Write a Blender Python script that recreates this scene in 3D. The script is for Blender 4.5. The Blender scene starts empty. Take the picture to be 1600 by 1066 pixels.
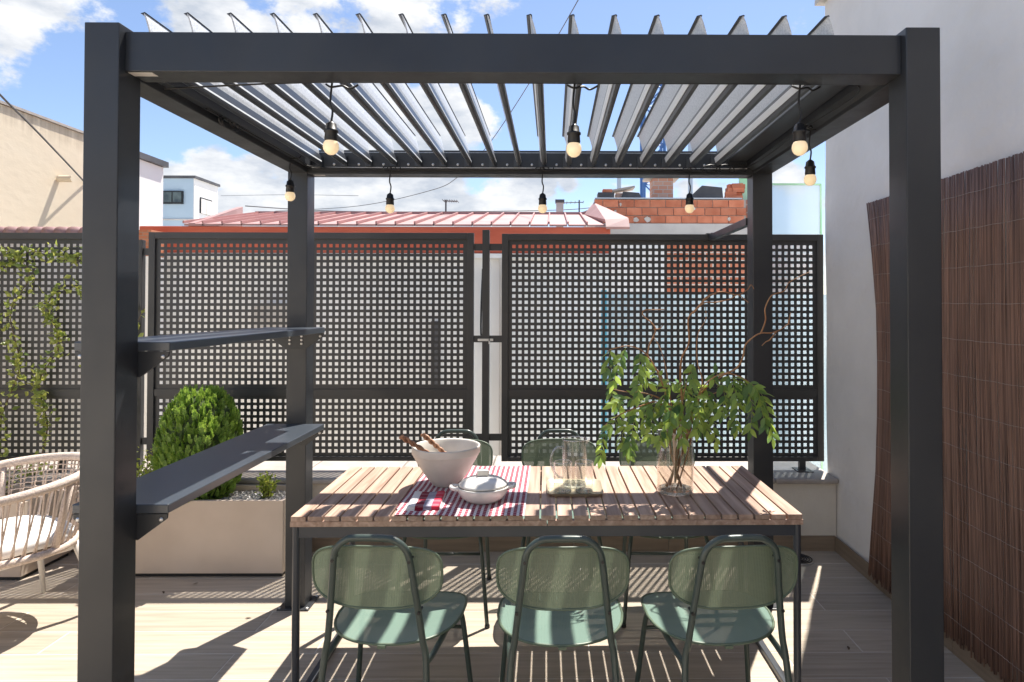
import bpy, math, random
from mathutils import Vector, Matrix, Euler
random.seed(7)
PI = math.pi
scene = bpy.context.scene
C = scene.collection
R = math.radians

# ------------------------------------------------------------------ camera
CAM_H = 1.54
cam_d = bpy.data.cameras.new('camera')
cam = bpy.data.objects.new('camera', cam_d); C.objects.link(cam)
cam_d.sensor_fit = 'HORIZONTAL'; cam_d.sensor_width = 36
cam_d.lens = 36*1006.18/1600
cam_d.shift_x = -(870.1-800)/1600
cam_d.shift_y = (464.6-533)/1600
cam_d.clip_start = .05; cam_d.clip_end = 1500
YAW, PITCH, ROLL = -.0071, .0136, -.0015
cam.matrix_world = (Matrix.Translation((0, 0, CAM_H)) @ Matrix.Rotation(YAW, 4, 'Z') @ Matrix.Rotation(PITCH, 4, 'X')
                    @ Matrix.Rotation(ROLL, 4, 'Y') @ Matrix.Rotation(PI/2, 4, 'X'))
scene.camera = cam

# ------------------------------------------------------------------ sun, sky, exposure
SUN = Vector((.221, .43, 1)).normalized()
sun_el = math.asin(SUN.z); sun_az = math.atan2(SUN.x, SUN.y)
sl = bpy.data.lights.new('sun', 'SUN'); sl.energy = 3.7; sl.angle = R(.53); sl.color = (1, .94, .86)
so = bpy.data.objects.new('sun', sl); C.objects.link(so)
so.rotation_euler = (-SUN).to_track_quat('-Z', 'Y').to_euler(); so.location = (3, 5, 12)
world = bpy.data.worlds.new('World'); scene.world = world; world.use_nodes = True
wn, wl = world.node_tree.nodes, world.node_tree.links
wn.clear()
def wnode(t, **k):
    n = wn.new(t)
    for a, b in k.items(): setattr(n, a, b)
    return n
def wmath(op, a, b=None, c=None, clamp=False):
    n = wnode('ShaderNodeMath', operation=op, use_clamp=clamp)
    for i, s in enumerate((a, b, c)):
        if s is None: continue
        if isinstance(s, (int, float)): n.inputs[i].default_value = s
        else: wl.new(s, n.inputs[i])
    return n.outputs[0]
sky = wnode('ShaderNodeTexSky', sky_type='NISHITA'); sky.sun_disc = False
sky.sun_elevation = sun_el; sky.sun_rotation = sun_az; sky.air_density = .9; sky.dust_density = .4; sky.ozone_density = 2.6
tc = wnode('ShaderNodeTexCoord')
DIR = tc.outputs['Generated']
def pxdir(u, v): return Vector(((u-866)/1006, 1, (477-v)/1006)).normalized()
def blobs(lst):
    acc = None
    for u, v, r, s in lst:
        d = pxdir(u, v); rr = r/1006*d.y
        n = wnode('ShaderNodeVectorMath', operation='DISTANCE'); wl.new(DIR, n.inputs[0]); n.inputs[1].default_value = d
        t = wmath('MULTIPLY_ADD', n.outputs['Value'], -s/rr, s)
        t = wmath('MAXIMUM', t, 0)
        acc = t if acc is None else wmath('MAXIMUM', acc, t)
    return acc
def noise(scale, det, rough, off, zs=1.6, dist=0.0):
    m = wnode('ShaderNodeMapping'); wl.new(DIR, m.inputs['Vector']); m.inputs['Location'].default_value = off; m.inputs['Scale'].default_value = (1, 1, zs)
    n = wnode('ShaderNodeTexNoise'); wl.new(m.outputs[0], n.inputs['Vector'])
    n.inputs['Scale'].default_value = scale; n.inputs['Detail'].default_value = det; n.inputs['Roughness'].default_value = rough
    n.inputs['Distortion'].default_value = dist
    return n.outputs['Fac']
plus = blobs([(60, -10, 150, .42), (150, 40, 90, .3), (330, 0, 150, .36), (480, -30, 170, .42), (620, -20, 190, .46), (730, -10, 120, .34), (330, 262, 95, .55), (385, 300, 110, .6), (350, 335, 120, .5),
              (290, 285, 80, .5), (440, 320, 120, .6), (560, 305, 130, .62), (640, 320, 120, .55), (700, 185, 100, .46), (600, 215, 110, .44), (760, 190, 60, .32), (830, 305, 90, .5),
              (890, 292, 60, .34), (980, 318, 90, .5), (1075, 300, 60, .34), (1120, 300, 60, .3), (1235, 262, 50, .36), (400, 600, 700, .1)])
minus = blobs([(160, 160, 150, .28), (300, 185, 130, .28), (900, 200, 210, .34), (960, 60, 200, .34), (1180, 170, 220, .34), (1150, 60, 160, .3), (735, 292, 40, .2), (560, 60, 30, .1)])
n1 = noise(5.5, 9, .62, (3.1, 1.7, .4))
n1 = wmath('MULTIPLY_ADD', n1, 1.7, -.35)
dens = wmath('SUBTRACT', wmath('ADD', n1, plus), minus)
mr = wnode('ShaderNodeMapRange', interpolation_type='SMOOTHSTEP'); wl.new(dens, mr.inputs[0])
mr.inputs[1].default_value = .56; mr.inputs[2].default_value = .72
cover = wmath('MULTIPLY', mr.outputs[0], .96)
n2 = noise(9, 6, .6, (7.3, 2.2, 5.1), 2.4)
shade = wnode('ShaderNodeMapRange'); wl.new(n2, shade.inputs[0]); shade.inputs[1].default_value = .35; shade.inputs[2].default_value = .6
cc = wnode('ShaderNodeMix', data_type='RGBA'); wl.new(shade.outputs[0], cc.inputs[0])
cc.inputs[6].default_value = (.58, .63, .71, 1); cc.inputs[7].default_value = (1, 1, 1, 1)
bg1 = wnode('ShaderNodeBackground'); tint = wnode('ShaderNodeMix', data_type='RGBA', blend_type='MULTIPLY'); tint.inputs[0].default_value = 1; wl.new(sky.outputs[0], tint.inputs[6]); tint.inputs[7].default_value = (1.02, .97, .97, 1)
wl.new(tint.outputs[2], bg1.inputs[0]); bg1.inputs[1].default_value = .074
bg2 = wnode('ShaderNodeBackground'); wl.new(cc.outputs[2], bg2.inputs[0]); bg2.inputs[1].default_value = .40
mx = wnode('ShaderNodeMixShader'); wl.new(cover, mx.inputs[0]); wl.new(bg1.outputs[0], mx.inputs[1]); wl.new(bg2.outputs[0], mx.inputs[2])
wo = wnode('ShaderNodeOutputWorld'); wl.new(mx.outputs[0], wo.inputs[0])
scene.view_settings.view_transform = 'Standard'; scene.view_settings.look = 'None'
scene.view_settings.gamma = 1; scene.view_settings.use_curve_mapping = False
scene.view_settings.exposure = 1.45
scene.cycles.transparent_max_bounces = 32; scene.cycles.max_bounces = 10; scene.cycles.diffuse_bounces = 5

# ------------------------------------------------------------------ materials
def new_mat(name):
    m = bpy.data.materials.new(name); m.use_nodes = True
    nt = m.node_tree; b = nt.nodes['Principled BSDF']
    return m, nt.nodes, nt.links, b
def coords(N, L, scale=(1, 1, 1), rnd=False, kind='Object'):
    t = N.new('ShaderNodeTexCoord'); out = t.outputs[kind]
    if rnd:
        oi = N.new('ShaderNodeObjectInfo'); mm = N.new('ShaderNodeMath'); mm.operation = 'MULTIPLY'; mm.inputs[1].default_value = 37
        L.new(oi.outputs['Random'], mm.inputs[0])
        va = N.new('ShaderNodeVectorMath'); va.operation = 'ADD'; L.new(out, va.inputs[0]); L.new(mm.outputs[0], va.inputs[1]); out = va.outputs[0]
    m = N.new('ShaderNodeMapping'); m.inputs['Scale'].default_value = scale; L.new(out, m.inputs[0])
    return m.outputs[0]
def paint(name, c1, c2=None, rough=.5, metal=0, nscale=3, scale=(1, 1, 1), bump=0, bscale=60, bdist=.002, rnd=False, rndamt=0, lo=.35, hi=.65, detail=5, spec=.5, bmapscale=None, coat=0, kind='Object'):
    m, N, L, b = new_mat(name)
    b.inputs['Roughness'].default_value = rough; b.inputs['Metallic'].default_value = metal; b.inputs['Specular IOR Level'].default_value = spec
    b.inputs['Coat Weight'].default_value = coat
    v = coords(N, L, scale, rnd, kind)
    c2 = c2 or c1
    n = N.new('ShaderNodeTexNoise'); L.new(v, n.inputs['Vector']); n.inputs['Scale'].default_value = nscale; n.inputs['Detail'].default_value = detail
    r = N.new('ShaderNodeMapRange'); L.new(n.outputs['Fac'], r.inputs[0]); r.inputs[1].default_value = lo; r.inputs[2].default_value = hi
    mix = N.new('ShaderNodeMix'); mix.data_type = 'RGBA'; L.new(r.outputs[0], mix.inputs[0])
    mix.inputs[6].default_value = (*c1, 1); mix.inputs[7].default_value = (*c2, 1)
    col = mix.outputs[2]
    if rndamt:
        oi = N.new('ShaderNodeObjectInfo'); h = N.new('ShaderNodeHueSaturation'); L.new(col, h.inputs['Color'])
        rr = N.new('ShaderNodeMapRange'); L.new(oi.outputs['Random'], rr.inputs[0]); rr.inputs[3].default_value = 1-rndamt; rr.inputs[4].default_value = 1+rndamt
        L.new(rr.outputs[0], h.inputs['Value']); col = h.outputs[0]
    L.new(col, b.inputs['Base Color'])
    if bump:
        v2 = coords(N, L, bmapscale or scale, rnd, kind)
        n2 = N.new('ShaderNodeTexNoise'); L.new(v2, n2.inputs['Vector']); n2.inputs['Scale'].default_value = bscale; n2.inputs['Detail'].default_value = 4
        bp = N.new('ShaderNodeBump'); bp.inputs['Strength'].default_value = bump; bp.inputs['Distance'].default_value = bdist
        L.new(n2.outputs['Fac'], bp.inputs['Height']); L.new(bp.outputs[0], b.inputs['Normal'])
    return m
MAT = {}
MAT['frame'] = paint('anthracite_powder_coat', (.018, .0205, .025), (.031, .0335, .037), rough=.38, coat=.06, nscale=2.5, detail=9, bump=.15, bscale=900, bdist=.0006, spec=.6)
def dusty(m, lo_, hi_):
    N, L = m.node_tree.nodes, m.node_tree.links; b = N['Principled BSDF']; v = coords(N, L, (1, 1, .5)); n = N.new('ShaderNodeTexNoise'); L.new(v, n.inputs[0]); n.inputs['Scale'].default_value = 7; n.inputs['Detail'].default_value = 9; n.inputs['Roughness'].default_value = .7
    q = N.new('ShaderNodeMapRange'); L.new(n.outputs['Fac'], q.inputs[0]); q.inputs[1].default_value = .35; q.inputs[2].default_value = .65; q.inputs[3].default_value = lo_; q.inputs[4].default_value = hi_; L.new(q.outputs[0], b.inputs['Roughness'])
dusty(MAT['frame'], .33, .46)
MAT['shelf'] = paint('satin_coat_sky_tint', (.042, .052, .066), (.052, .063, .078), rough=.30, nscale=3, spec=.8)  # lighter and bluer than the frame: sky reflection put into the base colour
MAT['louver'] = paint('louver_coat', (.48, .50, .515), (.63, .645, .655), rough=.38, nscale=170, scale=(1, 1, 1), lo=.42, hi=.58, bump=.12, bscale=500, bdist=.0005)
MAT['louver_glint'] = paint('louver_painted_glint', (.72, .76, .80), rough=.3)  # bright albedo stands in for light reflected onto the louvre bars
MAT['louver_dark'] = paint('louver_body_coat', (.05, .055, .065), (.06, .066, .075), rough=.3, nscale=3)
MAT['fence'] = paint('fence_steel', (.045, .044, .043), (.055, .053, .05), rough=.42, nscale=4)
MAT['screw'] = paint('zinc_screw', (.6, .6, .6), rough=.3, metal=.9)
MAT['tile'] = paint('wood_look_tile', (.35, .295, .228), (.49, .42, .335), rough=.42, nscale=5, scale=(.5, 9, 1), rnd=True, rndamt=.10, lo=.3, hi=.7, bump=.25, bscale=22, bdist=.0012, detail=8)
MAT['grout'] = paint('pale_grout', (.66, .62, .56), (.58, .54, .49), rough=.9, nscale=20)
MAT['skirt'] = paint('brown_skirting_tile', (.23, .17, .115), (.30, .225, .155), rough=.45, nscale=5, scale=(.6, .6, 8), rnd=True, rndamt=.08)
MAT['coping'] = paint('coping_tile', (.34, .30, .265), (.42, .375, .33), rough=.55, nscale=9, rnd=True, rndamt=.05, bump=.2, bscale=40)
MAT['lowwall'] = paint('cream_render', (.68, .62, .53), (.76, .71, .62), rough=.85, nscale=3, bump=.6, bscale=35, bdist=.004)
MAT['wall'] = paint('pale_grey_render', (.73, .70, .655), (.85, .82, .78), rough=.9, nscale=1.4, bump=.9, bscale=13, bdist=.012, detail=10)
MAT['planter'] = paint('sand_planter', (.58, .475, .38), (.66, .55, .45), rough=.5, nscale=3, detail=10, bump=.1, bscale=200)
MAT['dark'] = paint('black_plastic', (.012, .012, .013), rough=.4)
MAT['bulb'] = paint('opal_bulb', (.85, .68, .45), (.88, .72, .50), rough=.25, nscale=5, coat=.4)
MAT['bulb'].node_tree.nodes['Principled BSDF'].inputs['Emission Color'].default_value = (1, .74, .42, 1); MAT['bulb'].node_tree.nodes['Principled BSDF'].inputs['Emission Strength'].default_value = .2
MAT['white'] = paint('white_metal', (.78, .74, .68), rough=.4)
MAT['rope'] = paint('beige_rope', (.56, .45, .37), (.70, .58, .49), rough=.85, nscale=90, bump=.6, bscale=260, bdist=.002)
MAT['cushion'] = paint('white_cushion', (.78, .77, .75), (.84, .83, .81), rough=.9, nscale=4, bump=.3, bscale=400, bdist=.001)
MAT['soil'] = paint('pebbles', (.55, .53, .49), (.30, .28, .25), rough=.9, nscale=40)
MAT['cwood'] = paint('willow_bark', (.30, .13, .05), (.42, .24, .12), rough=.6, nscale=14, bump=.4, bscale=60)
MAT['bark'] = paint('brown_bark', (.10, .065, .04), (.17, .12, .08), rough=.85, nscale=20, bump=.6, bscale=50)
MAT['bowl'] = paint('stoneware_greige', (.62, .585, .52), (.72, .68, .62), rough=.45, nscale=8)
MAT['ceramic'] = paint('cream_ceramic', (.72, .70, .65), (.78, .76, .71), rough=.18, nscale=6, coat=.3)
MAT['tray'] = paint('brass_tray', (.52, .44, .31), rough=.42, metal=.3)
MAT['horn'] = paint('twisted_wood', (.23, .10, .05), (.42, .22, .12), rough=.5, nscale=60, lo=.4, hi=.6)
MAT['white_wall'] = paint('white_neighbour_wall', (.78, .77, .74), (.83, .82, .80), rough=.9, nscale=1.2, bump=.4, bscale=6, bdist=.01)
MAT['redpaint'] = paint('red_fascia', (.50, .095, .045), (.58, .125, .06), rough=.55, nscale=2, scale=(1, 1, 4))
MAT['redroof'] = paint('faded_red_sheet', (.36, .205, .195), (.43, .26, .245), rough=.6, nscale=3, rnd=True, rndamt=.06)
MAT['redseam'] = paint('seam_red', (.36, .17, .16), (.42, .21, .19), rough=.5)
MAT['mortar'] = paint('mortar', (.60, .55, .50), (.50, .45, .40), rough=.95, nscale=12)
MAT['brick'] = paint('hollow_brick', (.50, .155, .08), (.62, .23, .13), rough=.9, nscale=6, rnd=True, rndamt=.14, bump=.5, bscale=50)
MAT['concrete'] = paint('grey_concrete', (.48, .45, .42), (.60, .57, .53), rough=.9, nscale=2.2, bump=.4, bscale=12)
MAT['bluewall'] = paint('blue_house_front', (.40, .52, .62), (.45, .57, .66), rough=.8, nscale=1)
MAT['paleblue'] = paint('pale_blue_panel', (.42, .60, .70), (.66, .76, .80), rough=.5, nscale=2, scale=(4, 1, .6))
MAT['cyan'] = paint('cyan_edge', (.08, .42, .60), rough=.5)
MAT['slate'] = paint('dark_sheet', (.06, .06, .065), (.10, .10, .105), rough=.6)
MAT['craneblue'] = paint('crane_blue', (.04, .12, .32), rough=.5)
MAT['glassdark'] = paint('window_glass', (.03, .04, .045), (.12, .15, .14), rough=.08, nscale=3)

# cream wall: weathered streaks on a rendered face
def cream_wall():
    m, N, L, b = new_mat('cream_weathered_render'); b.inputs['Roughness'].default_value = .9
    v = coords(N, L, (1, .6, 1)); n = N.new('ShaderNodeTexNoise'); L.new(v, n.inputs['Vector']); n.inputs['Scale'].default_value = 1.6; n.inputs['Detail'].default_value = 8
    mix = N.new('ShaderNodeMix'); mix.data_type = 'RGBA'; L.new(n.outputs['Fac'], mix.inputs[0])
    mix.inputs[6].default_value = (.60, .50, .36, 1); mix.inputs[7].default_value = (.72, .63, .49, 1)
    v2 = coords(N, L, (1, 9, .5)); n2 = N.new('ShaderNodeTexNoise'); L.new(v2, n2.inputs['Vector']); n2.inputs['Scale'].default_value = 2; n2.inputs['Detail'].default_value = 6
    sx = N.new('ShaderNodeSeparateXYZ'); t = N.new('ShaderNodeTexCoord'); L.new(t.outputs['Object'], sx.inputs[0])
    r = N.new('ShaderNodeMapRange'); L.new(sx.outputs[2], r.inputs[0]); r.inputs[1].default_value = 3.05; r.inputs[2].default_value = 3.5
    mu = N.new('ShaderNodeMath'); mu.operation = 'MULTIPLY'; L.new(r.outputs[0], mu.inputs[0]); L.new(n2.outputs['Fac'], mu.inputs[1])
    mr_ = N.new('ShaderNodeMapRange'); L.new(mu.outputs[0], mr_.inputs[0]); mr_.inputs[1].default_value = .22; mr_.inputs[2].default_value = .6; mr_.inputs[4].default_value = .75
    m2 = N.new('ShaderNodeMix'); m2.data_type = 'RGBA'; L.new(mr_.outputs[0], m2.inputs[0]); L.new(mix.outputs[2], m2.inputs[6]); m2.inputs[7].default_value = (.28, .22, .15, 1)
    L.new(m2.outputs[2], b.inputs['Base Color'])
    bp = N.new('ShaderNodeBump'); bp.inputs['Strength'].default_value = .35; bp.inputs['Distance'].default_value = .008
    n3 = N.new('ShaderNodeTexNoise'); n3.inputs['Scale'].default_value = 14; n3.inputs['Detail'].default_value = 6; L.new(v, n3.inputs['Vector'])
    L.new(n3.outputs['Fac'], bp.inputs['Height']); L.new(bp.outputs[0], b.inputs['Normal'])
    return m
MAT['cream'] = cream_wall()

def wood():
    m, N, L, b = new_mat('teak_slat'); b.inputs['Roughness'].default_value = .55
    v = coords(N, L, (28, 1.6, 28), True)
    n = N.new('ShaderNodeTexNoise'); L.new(v, n.inputs['Vector']); n.inputs['Scale'].default_value = 1.4; n.inputs['Detail'].default_value = 8; n.inputs['Distortion'].default_value = .6
    cr = N.new('ShaderNodeValToRGB'); L.new(n.outputs['Fac'], cr.inputs[0])
    cr.color_ramp.elements[0].position = .3; cr.color_ramp.elements[0].color = (.30, .18, .125, 1)
    cr.color_ramp.elements[1].position = .68; cr.color_ramp.elements[1].color = (.56, .395, .30, 1)
    oi = N.new('ShaderNodeObjectInfo'); h = N.new('ShaderNodeHueSaturation'); L.new(cr.outputs[0], h.inputs['Color'])
    rr = N.new('ShaderNodeMapRange'); L.new(oi.outputs['Random'], rr.inputs[0]); rr.inputs[3].default_value = .85; rr.inputs[4].default_value = 1.12
    L.new(rr.outputs[0], h.inputs['Value']); L.new(h.outputs[0], b.inputs['Base Color'])
    bp = N.new('ShaderNodeBump'); bp.inputs['Strength'].default_value = .3; bp.inputs['Distance'].default_value = .001
    L.new(n.outputs['Fac'], bp.inputs['Height']); L.new(bp.outputs[0], b.inputs['Normal'])
    return m
MAT['wood'] = wood()

def mesh_fabric(name, col, ax, open_at):
    """woven mesh: fine holes on the fabric's own coordinates"""
    m, N, L, b = new_mat(name); b.inputs['Base Color'].default_value = (*col, 1); b.inputs['Roughness'].default_value = .30
    b.inputs['Sheen Weight'].default_value = .2
    t = N.new('ShaderNodeTexCoord'); s = N.new('ShaderNodeSeparateXYZ'); L.new(t.outputs['Object'], s.inputs[0])
    def sn(o, per):
        a = N.new('ShaderNodeMath'); a.operation = 'MULTIPLY'; a.inputs[1].default_value = 2*PI/per; L.new(o, a.inputs[0])
        q = N.new('ShaderNodeMath'); q.operation = 'SINE'; L.new(a.outputs[0], q.inputs[0]); return q.outputs[0]
    x, y = sn(s.outputs[0], .0052), sn(s.outputs[ax], .0040)
    mn = N.new('ShaderNodeMath'); mn.operation = 'MINIMUM'; L.new(x, mn.inputs[0]); L.new(y, mn.inputs[1])
    g = N.new('ShaderNodeMapRange'); L.new(mn.outputs[0], g.inputs[0]); g.inputs[1].default_value = open_at-.25; g.inputs[2].default_value = open_at+.25
    tr = N.new('ShaderNodeBsdfTransparent'); mxs = N.new('ShaderNodeMixShader')
    tl = N.new('ShaderNodeBsdfTranslucent'); tl.inputs[0].default_value = (*[min(1, c*1.4) for c in col], 1)
    m0 = N.new('ShaderNodeMixShader'); m0.inputs[0].default_value = .14; L.new(b.outputs[0], m0.inputs[1]); L.new(tl.outputs[0], m0.inputs[2])
    L.new(g.outputs[0], mxs.inputs[0]); L.new(m0.outputs[0], mxs.inputs[1]); L.new(tr.outputs[0], mxs.inputs[2])
    out = N['Material Output']; L.new(mxs.outputs[0], out.inputs[0])
    return m
MAT['back_mesh'] = mesh_fabric('green_woven_back', (.165, .205, .135), 2, .55)
MAT['seat_mesh'] = mesh_fabric('green_woven_seat', (.18, .275, .225), 1, .82)
MAT['chair_metal'] = paint('green_grey_tube', (.045, .065, .055), (.05, .07, .06), rough=.3, nscale=3, spec=.6)
MAT['chair_rim'] = paint('green_rim', (.11, .15, .10), rough=.4)

def leaf_mat(name, c1, c2, trans=.35, attr=False):
    m, N, L, b = new_mat(name); b.inputs['Roughness'].default_value = .42
    oi = N.new('ShaderNodeObjectInfo'); geo = N.new('ShaderNodeNewGeometry')
    mix = N.new('ShaderNodeMix'); mix.data_type = 'RGBA'
    if attr: L.new(geo.outputs['Random Per Island'], mix.inputs[0])
    else: L.new(oi.outputs['Random'], mix.inputs[0])
    mix.inputs[6].default_value = (*c1, 1); mix.inputs[7].default_value = (*c2, 1)
    L.new(mix.outputs[2], b.inputs['Base Color'])
    tl = N.new('ShaderNodeBsdfTranslucent'); h = N.new('ShaderNodeHueSaturation'); h.inputs['Value'].default_value = 1.9; h.inputs['Saturation'].default_value = 1.1; h.inputs['Hue'].default_value = .475
    L.new(mix.outputs[2], h.inputs['Color']); L.new(h.outputs[0], tl.inputs[0])
    ms = N.new('ShaderNodeMixShader'); ms.inputs[0].default_value = trans; L.new(b.outputs[0], ms.inputs[1]); L.new(tl.outputs[0], ms.inputs[2])
    L.new(ms.outputs[0], N['Material Output'].inputs[0])
    return m
MAT['leaf'] = leaf_mat('spray_leaf', (.07, .15, .06), (.30, .44, .11), .48)
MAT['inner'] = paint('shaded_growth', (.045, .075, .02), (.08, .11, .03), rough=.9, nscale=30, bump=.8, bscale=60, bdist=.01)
MAT['thuja'] = leaf_mat('thuja_leaf', (.12, .25, .05), (.33, .46, .11), .42, True)
MAT['shrub'] = leaf_mat('shrub_leaf', (.18, .27, .05), (.42, .48, .11), .35, True)
MAT['vine'] = leaf_mat('vine_leaf', (.16, .24, .06), (.42, .46, .13), .35, True)

def thin_glass(name, tint, base=.04, rough=0.0, extra=0.0):
    m, N, L, b = new_mat(name); N.remove(b)
    lw = N.new('ShaderNodeLayerWeight'); lw.inputs[0].default_value = .35
    tr = N.new('ShaderNodeBsdfTransparent'); tr.inputs[0].default_value = (*tint, 1)
    gl = N.new('ShaderNodeBsdfGlossy'); gl.inputs['Roughness'].default_value = rough; gl.inputs[0].default_value = (1, 1, 1, 1)
    mr_ = N.new('ShaderNodeMapRange'); L.new(lw.outputs['Facing'], mr_.inputs[0]); mr_.inputs[1].default_value = .40; mr_.inputs[2].default_value = 1; mr_.inputs[3].default_value = base; mr_.inputs[4].default_value = .85
    ms = N.new('ShaderNodeMixShader'); L.new(mr_.outputs[0], ms.inputs[0]); L.new(tr.outputs[0], ms.inputs[1]); L.new(gl.outputs[0], ms.inputs[2])
    out = ms.outputs[0]
    if extra:
        df = N.new('ShaderNodeBsdfDiffuse'); df.inputs[0].default_value = (.80, .88, .92, 1)
        m2 = N.new('ShaderNodeMixShader'); m2.inputs[0].default_value = extra; L.new(out, m2.inputs[1]); L.new(df.outputs[0], m2.inputs[2]); out = m2.outputs[0]
    L.new(out, N['Material Output'].inputs[0])
    return m
MAT['glass'] = thin_glass('clear_glass', (.965, .97, .965), .07)
MAT['water'] = thin_glass('water', (.94, .93, .90), .02)
MAT['glassbase'] = thin_glass('thick_glass', (.80, .84, .86), .22)
MAT['pane'] = thin_glass('frosted_pane', (.86, .93, .98), .12, .15, .38)
MAT['paneedge'] = paint('green_glass_edge', (.35, .72, .42), (.55, .82, .60), rough=.3, nscale=4)

def gingham():
    m, N, L, b = new_mat('red_gingham_cloth'); b.inputs['Roughness'].default_value = .9
    t = N.new('ShaderNodeTexCoord'); s = N.new('ShaderNodeSeparateXYZ'); L.new(t.outputs['Object'], s.inputs[0])
    def band(o, per, duty):
        a = N.new('ShaderNodeMath'); a.operation = 'DIVIDE'; a.inputs[1].default_value = per; L.new(o, a.inputs[0])
        f = N.new('ShaderNodeMath'); f.operation = 'FRACT'; L.new(a.outputs[0], f.inputs[0])
        g = N.new('ShaderNodeMath'); g.operation = 'LESS_THAN'; g.inputs[1].default_value = duty; L.new(f.outputs[0], g.inputs[0]); return g.outputs[0]
    x, y = band(s.outputs[0], .0235, .55), band(s.outputs[1], .0195, .78)
    m1 = N.new('ShaderNodeMix'); m1.data_type = 'RGBA'; L.new(x, m1.inputs[0]); m1.inputs[6].default_value = (.72, .69, .68, 1); m1.inputs[7].default_value = (.24, .008, .030, 1)
    m2 = N.new('ShaderNodeMix'); m2.data_type = 'RGBA'; L.new(x, m2.inputs[0]); m2.inputs[6].default_value = (.45, .42, .46, 1); m2.inputs[7].default_value = (.58, .38, .42, 1)
    m3 = N.new('ShaderNodeMix'); m3.data_type = 'RGBA'; L.new(y, m3.inputs[0]); L.new(m2.outputs[2], m3.inputs[6]); L.new(m1.outputs[2], m3.inputs[7])
    L.new(m3.outputs[2], b.inputs['Base Color'])
    n = N.new('ShaderNodeTexNoise'); n.inputs['Scale'].default_value = 500; L.new(t.outputs['Object'], n.inputs[0])
    bp = N.new('ShaderNodeBump'); bp.inputs['Strength'].default_value = .4; bp.inputs['Distance'].default_value = .001; L.new(n.outputs['Fac'], bp.inputs['Height']); L.new(bp.outputs[0], b.inputs['Normal'])
    return m
MAT['gingham'] = gingham()
def stripes():
    m, N, L, b = new_mat('striped_napkin'); b.inputs['Roughness'].default_value = .9
    t = N.new('ShaderNodeTexCoord'); s = N.new('ShaderNodeSeparateXYZ'); L.new(t.outputs['Object'], s.inputs[0])
    a = N.new('ShaderNodeMapRange'); L.new(s.outputs[0], a.inputs[0]); a.inputs[1].default_value = -.07; a.inputs[2].default_value = .07
    cr = N.new('ShaderNodeValToRGB'); cr.color_ramp.interpolation = 'CONSTANT'; L.new(a.outputs[0], cr.inputs[0]); e = cr.color_ramp.elements
    e[0].position = 0; e[0].color = (.80, .78, .76, 1); e[1].position = .27; e[1].color = (.22, .005, .025, 1)
    for p, c in ((.5, (.30, .29, .37, 1)), (.73, (.62, .03, .07, 1)), (.95, (.78, .72, .72, 1))):
        q = e.new(p); q.color = c
    w = N.new('ShaderNodeMath'); w.operation = 'MULTIPLY'; w.inputs[1].default_value = 2*PI/.05; L.new(s.outputs[1], w.inputs[0])
    w2 = N.new('ShaderNodeMath'); w2.operation = 'SINE'; L.new(w.outputs[0], w2.inputs[0])
    w3 = N.new('ShaderNodeMath'); w3.operation = 'GREATER_THAN'; w3.inputs[1].default_value = .2; L.new(w2.outputs[0], w3.inputs[0])
    w4 = N.new('ShaderNodeMath'); w4.operation = 'MULTIPLY'; w4.inputs[1].default_value = .22; L.new(w3.outputs[0], w4.inputs[0])
    mm = N.new('ShaderNodeMix'); mm.data_type = 'RGBA'; L.new(w4.outputs[0], mm.inputs[0]); L.new(cr.outputs[0], mm.inputs[6]); mm.inputs[7].default_value = (.8, .75, .75, 1); w4.inputs[1].default_value = .14
    L.new(mm.outputs[2], b.inputs['Base Color'])
    return m
MAT['stripes'] = stripes()
def reed():
    m, N, L, b = new_mat('brown_willow_reed'); b.inputs['Roughness'].default_value = .55
    geo = N.new('ShaderNodeNewGeometry'); cr = N.new('ShaderNodeValToRGB'); L.new(geo.outputs['Random Per Island'], cr.inputs[0])
    cr.color_ramp.elements[0].color = (.12, .062, .043, 1); cr.color_ramp.elements[1].color = (.27, .155, .11, 1)
    v = coords(N, L, (40, 40, 1.5)); n = N.new('ShaderNodeTexNoise'); L.new(v, n.inputs[0]); n.inputs['Scale'].default_value = 2; n.inputs['Detail'].default_value = 6
    h = N.new('ShaderNodeHueSaturation'); L.new(cr.outputs[0], h.inputs['Color']); r = N.new('ShaderNodeMapRange'); L.new(n.outputs['Fac'], r.inputs[0]); r.inputs[1].default_value = .3; r.inputs[2].default_value = .7; r.inputs[3].default_value = .7; r.inputs[4].default_value = 1.35
    L.new(r.outputs[0], h.inputs['Value']); L.new(h.outputs[0], b.inputs['Base Color'])
    return m
MAT['reed'] = reed()
def bricktex(name, sc, bw=.5, rh=.25, c1=(.50, .16, .08), c2=(.62, .24, .14), mc=(.62, .58, .52)):
    m, N, L, b = new_mat(name); b.inputs['Roughness'].default_value = .9
    t = N.new('ShaderNodeTexCoord'); s = N.new('ShaderNodeSeparateXYZ'); L.new(t.outputs['Object'], s.inputs[0]); c = N.new('ShaderNodeCombineXYZ'); L.new(s.outputs[0], c.inputs[0]); L.new(s.outputs[2], c.inputs[1])
    br = N.new('ShaderNodeTexBrick'); L.new(c.outputs[0], br.inputs[0]); br.inputs['Scale'].default_value = sc; br.inputs['Color1'].default_value = (*c1, 1); br.inputs['Color2'].default_value = (*c2, 1)
    br.inputs['Mortar'].default_value = (*mc, 1); br.inputs['Mortar Size'].default_value = .02; br.inputs['Brick Width'].default_value = bw; br.inputs['Row Height'].default_value = rh
    L.new(br.outputs[0], b.inputs['Base Color'])
    bp = N.new('ShaderNodeBump'); bp.inputs['Strength'].default_value = .6; bp.inputs['Distance'].default_value = .01; L.new(br.outputs['Fac'], bp.inputs['Height']); bp.invert = True; L.new(bp.outputs[0], b.inputs['Normal'])
    return m
MAT['farbrick'] = bricktex('far_brickwork', 2.0)
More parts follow.
